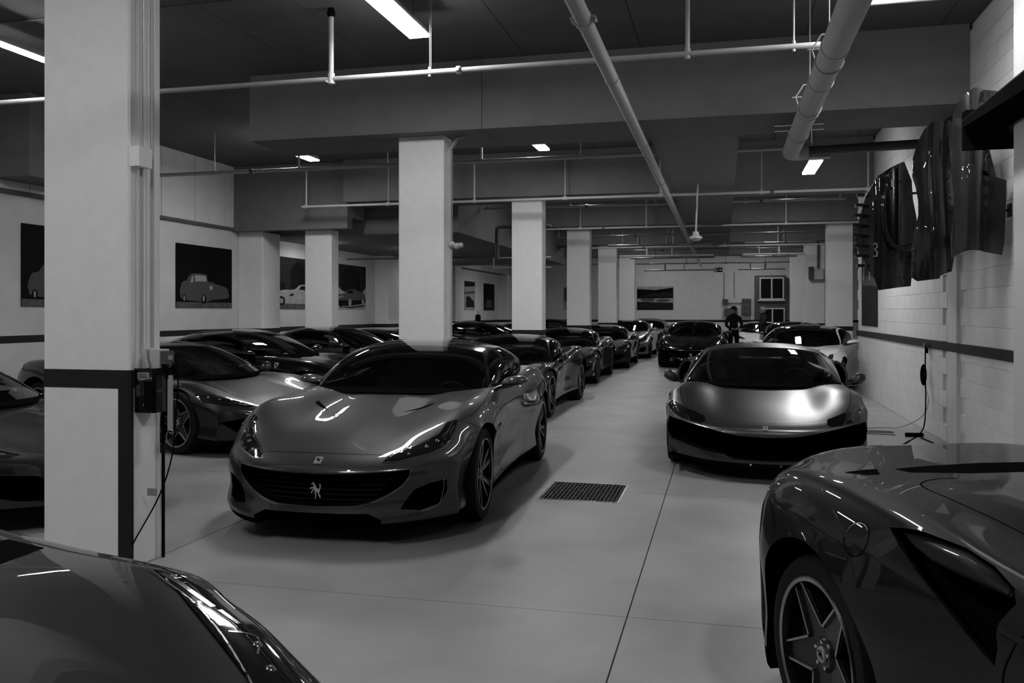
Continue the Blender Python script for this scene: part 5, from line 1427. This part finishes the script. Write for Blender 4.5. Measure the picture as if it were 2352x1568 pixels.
S2 = [(2.071, 3.488), (2.186, 3.498), (2.258, 3.564), (2.315, 3.561), (2.329, 3.326), (2.329, 2.983), (2.344, 2.67), (2.315, 2.358), (2.272, 1.968), (2.143, 1.954), (2.129, 1.891), (1.94, 1.869), (1.897, 1.909), (1.891, 2.209), (1.911, 2.399), (1.969, 2.65), (1.911, 2.967), (1.918, 3.157), (1.955, 3.313), (1.998, 3.421)]
S3 = [(2.11, 3.371), (2.161, 3.28), (2.213, 3.057), (2.281, 2.686), (2.264, 2.318), (2.221, 1.95), (2.213, 1.867), (2.059, 1.85), (1.809, 1.814), (1.765, 1.954), (1.696, 2.067), (1.678, 2.142), (1.605, 2.274), (1.582, 2.424), (1.608, 2.666), (1.678, 2.963), (1.8, 3.183), (1.956, 3.288)]
S3I = [(1.955, 3.272), (2.091, 3.34), (2.176, 3.117), (2.193, 2.861), (2.184, 2.495), (2.168, 2.331), (2.074, 2.305), (1.955, 2.353), (1.887, 2.502), (1.861, 2.723), (1.87, 2.944), (1.904, 3.072), (1.878, 3.165)]
e = empty('hanging_fender', (0, 0, 0), 0, 'largest hung body panel, C-shaped fender with a wheel-arch cut-out, nearest on the right wall', 'car panel', 'car body panels on the wall')
shell_panel('fender_skin', S1, 8.80, lambda a, b: .16 * math.sin(PI * min(1, a * 1.6)) + .05 * math.sin(PI * b), -.02, M['paint_dark2'], e)
mb = MB(); arch = [(2.19, 3.40), (2.185, 3.15), (2.21, 3.0), (2.28, 2.90), (2.38, 2.82)]
for i in range(len(arch) - 1):
    (xa, za), (xb, zb_) = arch[i], arch[i + 1]; mb.add([(xa, 8.70, za), (xb, 8.70, zb_), (xb + .1, 9.1, zb_ + .03), (xa + .1, 9.1, za + .03)], [(0, 1, 2, 3)])
mb.build('arch_liner', M['pr_mid'], e)
bracket(e, 2.45, 8.86, 2.5); bracket(e, 2.4, 8.86, 3.55)
e = empty('hanging_bumper', (0, 0, 0), 0, 'middle hung body panel, dark glossy bumper side with a stepped lower edge', 'car panel', 'car body panels on the wall')
shell_panel('bumper_skin', S2, 9.62, lambda a, b: .18 * math.sin(PI * min(1, a * 1.3)) + .06 * math.sin(PI * b * 2), -.03, M['paint_dark'], e)
bracket(e, 2.3, 9.66, 2.3); bracket(e, 2.28, 9.66, 3.3)
e = empty('hanging_bumper', (0, 0, 0), 0, 'farthest hung body panel, rounded bumper with a black recess and a 3 on its edge', 'car panel', 'car body panels on the wall')
shell_panel('bumper_skin', S3, 11.25, lambda a, b: .25 * math.sin(PI * min(1, a * 1.1 + .1)), .02, M['paint_dark'], e)
shell_panel('inner_recess', S3I, 11.02, lambda a, b: .03 * math.sin(PI * a), .02, M['black_gloss'], e, .02)
rim_pts = [(p[0], 11.0, p[1]) for p in S3I[5:]]
mb = MB(); mb.tube([tuple(q) for q in smooth_line(rim_pts, 4)], .035, 10); mb.build('recess_rim', M['paint_dark'], e, angle=60)
for i in range(8):
    t = i / 7; z = 2.95 - .85 * t; x = 1.60 - .03 * math.sin(PI * t)
    mb = MB(); mb.box(x - .03, x + .05, 11.0, 11.14, z - .006, z + .03); mb.build('vent_fin', M['paint_dark'], e)
mb = MB(); mb.tube([(1.745, 10.99, 2.36), (1.78, 10.99, 2.38), (1.79, 10.99, 2.33), (1.76, 10.99, 2.30), (1.79, 10.99, 2.27), (1.785, 10.99, 2.22), (1.745, 10.99, 2.22)], .009, 6); mb.build('number_mark', M['badge_light'], e)
mb = MB(); mb.box(1.93, 1.96, 10.9, 10.93, 3.03, 3.12); mb.build('reflector', M['badge_light'], e)
bracket(e, 2.2, 11.3, 2.4); bracket(e, 2.2, 11.3, 3.0)
e = empty('spoiler_bar', (0, 0, 0), 0, 'long black spoiler blade sticking out at the top right corner of the frame', 'car panel', 'car body panels on the wall')
mb = MB(); mb.add([(2.03, 8.2, 3.215), (2.03, 8.2, 3.16), (2.30, 8.2, 3.10), (2.30, 8.2, 3.24), (2.10, 6.3, 3.29), (2.10, 6.3, 3.13), (2.32, 6.3, 3.08), (2.32, 6.3, 3.33)], [(0, 1, 2, 3), (4, 7, 6, 5), (0, 4, 5, 1), (1, 5, 6, 2), (2, 6, 7, 3), (3, 7, 4, 0)])
mb.build('blade', M['black_matt'], e)
mb = MB(); mb.tube([(2.03, 8.2, 3.22), (2.10, 6.3, 3.295)], .0035, 6); mb.build('blade_edge', M['rim_alloy'], e)
bracket(e, 2.3, 8.0, 3.17)
e = empty('hung_panel', (0, 0, 0), 0, 'square black flat panel on the right wall under the black spoiler blade', 'panel', 'car body panels on the wall')
mb = MB(); mb.prism([(2.04, 2.97), (2.50, 2.97), (2.52, 2.99), (2.52, 3.32), (2.06, 3.32), (2.04, 3.30)], 1, 8.22, 8.27); mb.build('panel_sheet', M['black_matt'], e)
bracket(e, 2.45, 8.245, 3.1)
mb = MB(); mb.tube([(2.46, 8.1, 3.32), (2.46, 8.1, 3.26), (2.49, 8.1, 3.24), (2.52, 8.1, 3.26), (2.52, 8.1, 3.3)], .012, 8); mb.build('panel_hook', M['chrome'], e)

# ------------------------------------------------------------------ people
M['skin'] = mat('skin', .16, .5)
M['cloth_black'] = mat('cloth_black', .006, .9, spec=.1)
M['cloth_grey'] = mat('cloth_grey', .028, .85, spec=.2)
M['hair_grey'] = mat('hair_grey', .30, .7)
def person(loc, head, label, H, top, legs, arms, cap=False, hair=None, lean=0.):
    root = empty('person', loc, head, label, 'person')
    V = []; E = []; Rr = []
    def v(p, r): V.append(p); Rr.append(r if isinstance(r, tuple) else (r, r)); return len(V) - 1
    k = H / 1.75
    pel = v((0, 0, .95), (.15, .115)); wa = v((.01, 0, 1.12), (.145, .105)); ch = v((.02 + lean, 0, 1.32), (.165, .12)); sh = v((.02 + lean, 0, 1.43), (.12, .09)); nk = v((.03 + lean, 0, 1.50), .055); hd0 = v((.045 + lean * 1.3, 0, 1.575), .075); hd1 = v((.05 + lean * 1.4, 0, 1.66), .095); hd2 = v((.045 + lean * 1.4, 0, 1.72), .07)
    for a, b in ((pel, wa), (wa, ch), (ch, sh), (sh, nk), (nk, hd0), (hd0, hd1), (hd1, hd2)): E.append((a, b))
    for sd in (1, -1):
        s0 = v((.01 + lean, sd * .185, 1.41), .07); E.append((sh, s0))
        pe, pw, pf = arms[0 if sd > 0 else 1]
        e_ = v(pe, .052); w_ = v(pw, .036); h_ = v(pf, (.042, .028))
        E += [(s0, e_), (e_, w_), (w_, h_)]
        d = (Vector(pf) - Vector(pw)).normalized(); sx = d.cross(Vector((0, 0, 1))).normalized()
        for i in range(4):
            o_ = sx * (.026 * (i - 1.5) / 1.5); L = [.075, .085, .08, .065][i]
            a = v(tuple(Vector(pf) + d * .02 + o_), .010); b = v(tuple(Vector(pf) + d * (.02 + L * .55) + o_ * 1.1 + Vector((0, 0, -.008))), .009); c_ = v(tuple(Vector(pf) + d * (.02 + L) + o_ + Vector((0, 0, -.025))), .007)
            E += [(h_, a), (a, b), (b, c_)]
        a = v(tuple(Vector(pw).lerp(Vector(pf), .5) + sx * .045), .011); b = v(tuple(Vector(pf) + d * .01 + sx * .055), .009); E += [(w_, a), (a, b)]
        hp = v((0, sd * .095, .90), .095); kn = v((.02, sd * .105, .50), .062); an = v((-.01, sd * .11, .09), .045); to = v((.14, sd * .125, .035), (.045, .03))
        E += [(pel, hp), (hp, kn), (kn, an), (an, to)]
    me = bpy.data.meshes.new('body'); me.from_pydata([tuple(c * k for c in p) for p in V], E, [])
    o = bpy.data.objects.new('tmp', me); C.objects.link(o)
    md = o.modifiers.new('s', 'SKIN')
    for i, r_ in enumerate(Rr): me.skin_vertices[0].data[i].radius = (r_[0] * k, r_[1] * k)
    me.skin_vertices[0].data[0].use_root = True
    ms = o.modifiers.new('u', 'SUBSURF'); ms.levels = 2; ms.render_levels = 2
    dg = bpy.context.evaluated_depsgraph_get(); dg.update()
    m2 = bpy.data.meshes.new_from_object(o.evaluated_get(dg)); bpy.data.objects.remove(o)
    m2.materials.clear()
    for m_ in (top, legs, M['skin'], M['black_matt']): m2.materials.append(m_)
    hands = [Vector(a[2]) * k for a in arms]
    for p in m2.polygons:
        c_ = p.center
        if c_.z > 1.515 * k or any((c_ - h).length < .085 for h in hands) and c_.z > .6: p.material_index = 2
        elif c_.z < .09 * k: p.material_index = 3
        elif c_.z < .93 * k and abs(c_.y) < .2 * k and c_.x < .25: p.material_index = 1
        else: p.material_index = 0
        if any((c_ - h).length < .085 for h in hands): p.material_index = 2
    m2.shade_smooth(); m2.name = 'body'
    obj('body', m2, root)
    hx, hz = (.05 + lean * 1.4) * k, 1.65 * k
    mb = MB(); mb.sphere((hx + .098 * k, 0, hz - .01), (.02, .013, .025), 8, 6); mb.build('nose', M['skin'], root, smooth=True)
    for sd in (1, -1):
        mb = MB(); mb.sphere((hx + .082 * k, sd * .033, hz + .02), .011, 8, 6); mb.build('eye', M['black_matt'], root, smooth=True)
        mb = MB(); mb.sphere((hx - .005, sd * .092 * k, hz), (.018, .01, .03), 8, 6); mb.build('ear', M['skin'], root, smooth=True)
    mb = MB(); mb.box(hx + .078 * k, hx + .09 * k, -.022, .022, hz - .052, hz - .044); mb.build('mouth', M['black_matt'], root)
    if cap:
        mb = MB(); vs = []; mb.sphere((hx - .01, 0, hz + .045), (.112, .102, .085), 16, 10); mb.v = [(x, y, max(z, hz + .03)) for x, y, z in mb.v]; mb.build('cap', M['cloth_black'], root, smooth=True)
        mb = MB(); mb.prism([(hx + .07, -.07), (hx + .16, -.045), (hx + .175, 0), (hx + .16, .045), (hx + .07, .07)], 2, hz + .03, hz + .04); mb.build('cap_peak', M['cloth_black'], root)
    if hair:
        mb = MB(); mb.sphere((hx - .022, 0, hz + .02), (.108, .104, .105), 18, 12); mb.v = [(min(x, hx + .055 + max(0, z - hz - .07) * .6), y, max(z, hz - .07)) for x, y, z in mb.v]; mb.build('hair', hair, root, smooth=True)
    mb = MB(); mb.lathe([(.085, 1.455 * k), (.10, 1.47 * k), (.085, 1.52 * k), (.07, 1.53 * k)], 16, 2, ((.02 + lean) * k, 0, 0)); mb.build('collar', top, root, smooth=True)
    return root
arm1 = [((.10, .25, 1.17), (.24, .12, 1.06), (.30, .05, 1.06)), ((.08, -.26, 1.16), (.24, -.13, 1.04), (.31, -.05, 1.04))]
arm2 = [((.12, .24, 1.20), (.33, .14, 1.22), (.40, .12, 1.24)), ((.05, -.25, 1.16), (.20, -.16, 1.0), (.28, -.12, 1.0))]
person((.32, 27.9, 0), R(-78), 'person in black hooded clothes and a cap, head bowed, far down the aisle', 1.72, M['cloth_black'], M['cloth_black'], arm1, cap=True)
person((1.27, 28.75, 0), R(195), 'grey-haired person in a dark grey jacket facing left beside the white coupe', 1.71, M['cloth_grey'], M['cloth_black'], arm2, hair=M['hair_grey'])
# dark fitting on the far left wall
e = empty('wall_fitting', (-10.2, 35.3, 1.12), 0, 'dark oval fitting on the far left wall below the two narrow posters', 'fitting')
mb = MB(); mb.lathe([(0, .34), (.06, .34), (.10, .30), (.12, .2), (.10, .04), (.06, 0), (0, 0)], 18, 2); mb.build('fitting_body', M['black_matt'], e, angle=50)
mb = MB(); mb.tube([(0, 0, .34), (0, 0, .5)], .012, 6); mb.box(-.1, 0, -.03, .03, .1, .2); mb.build('stalk', M['black_matt'], e)
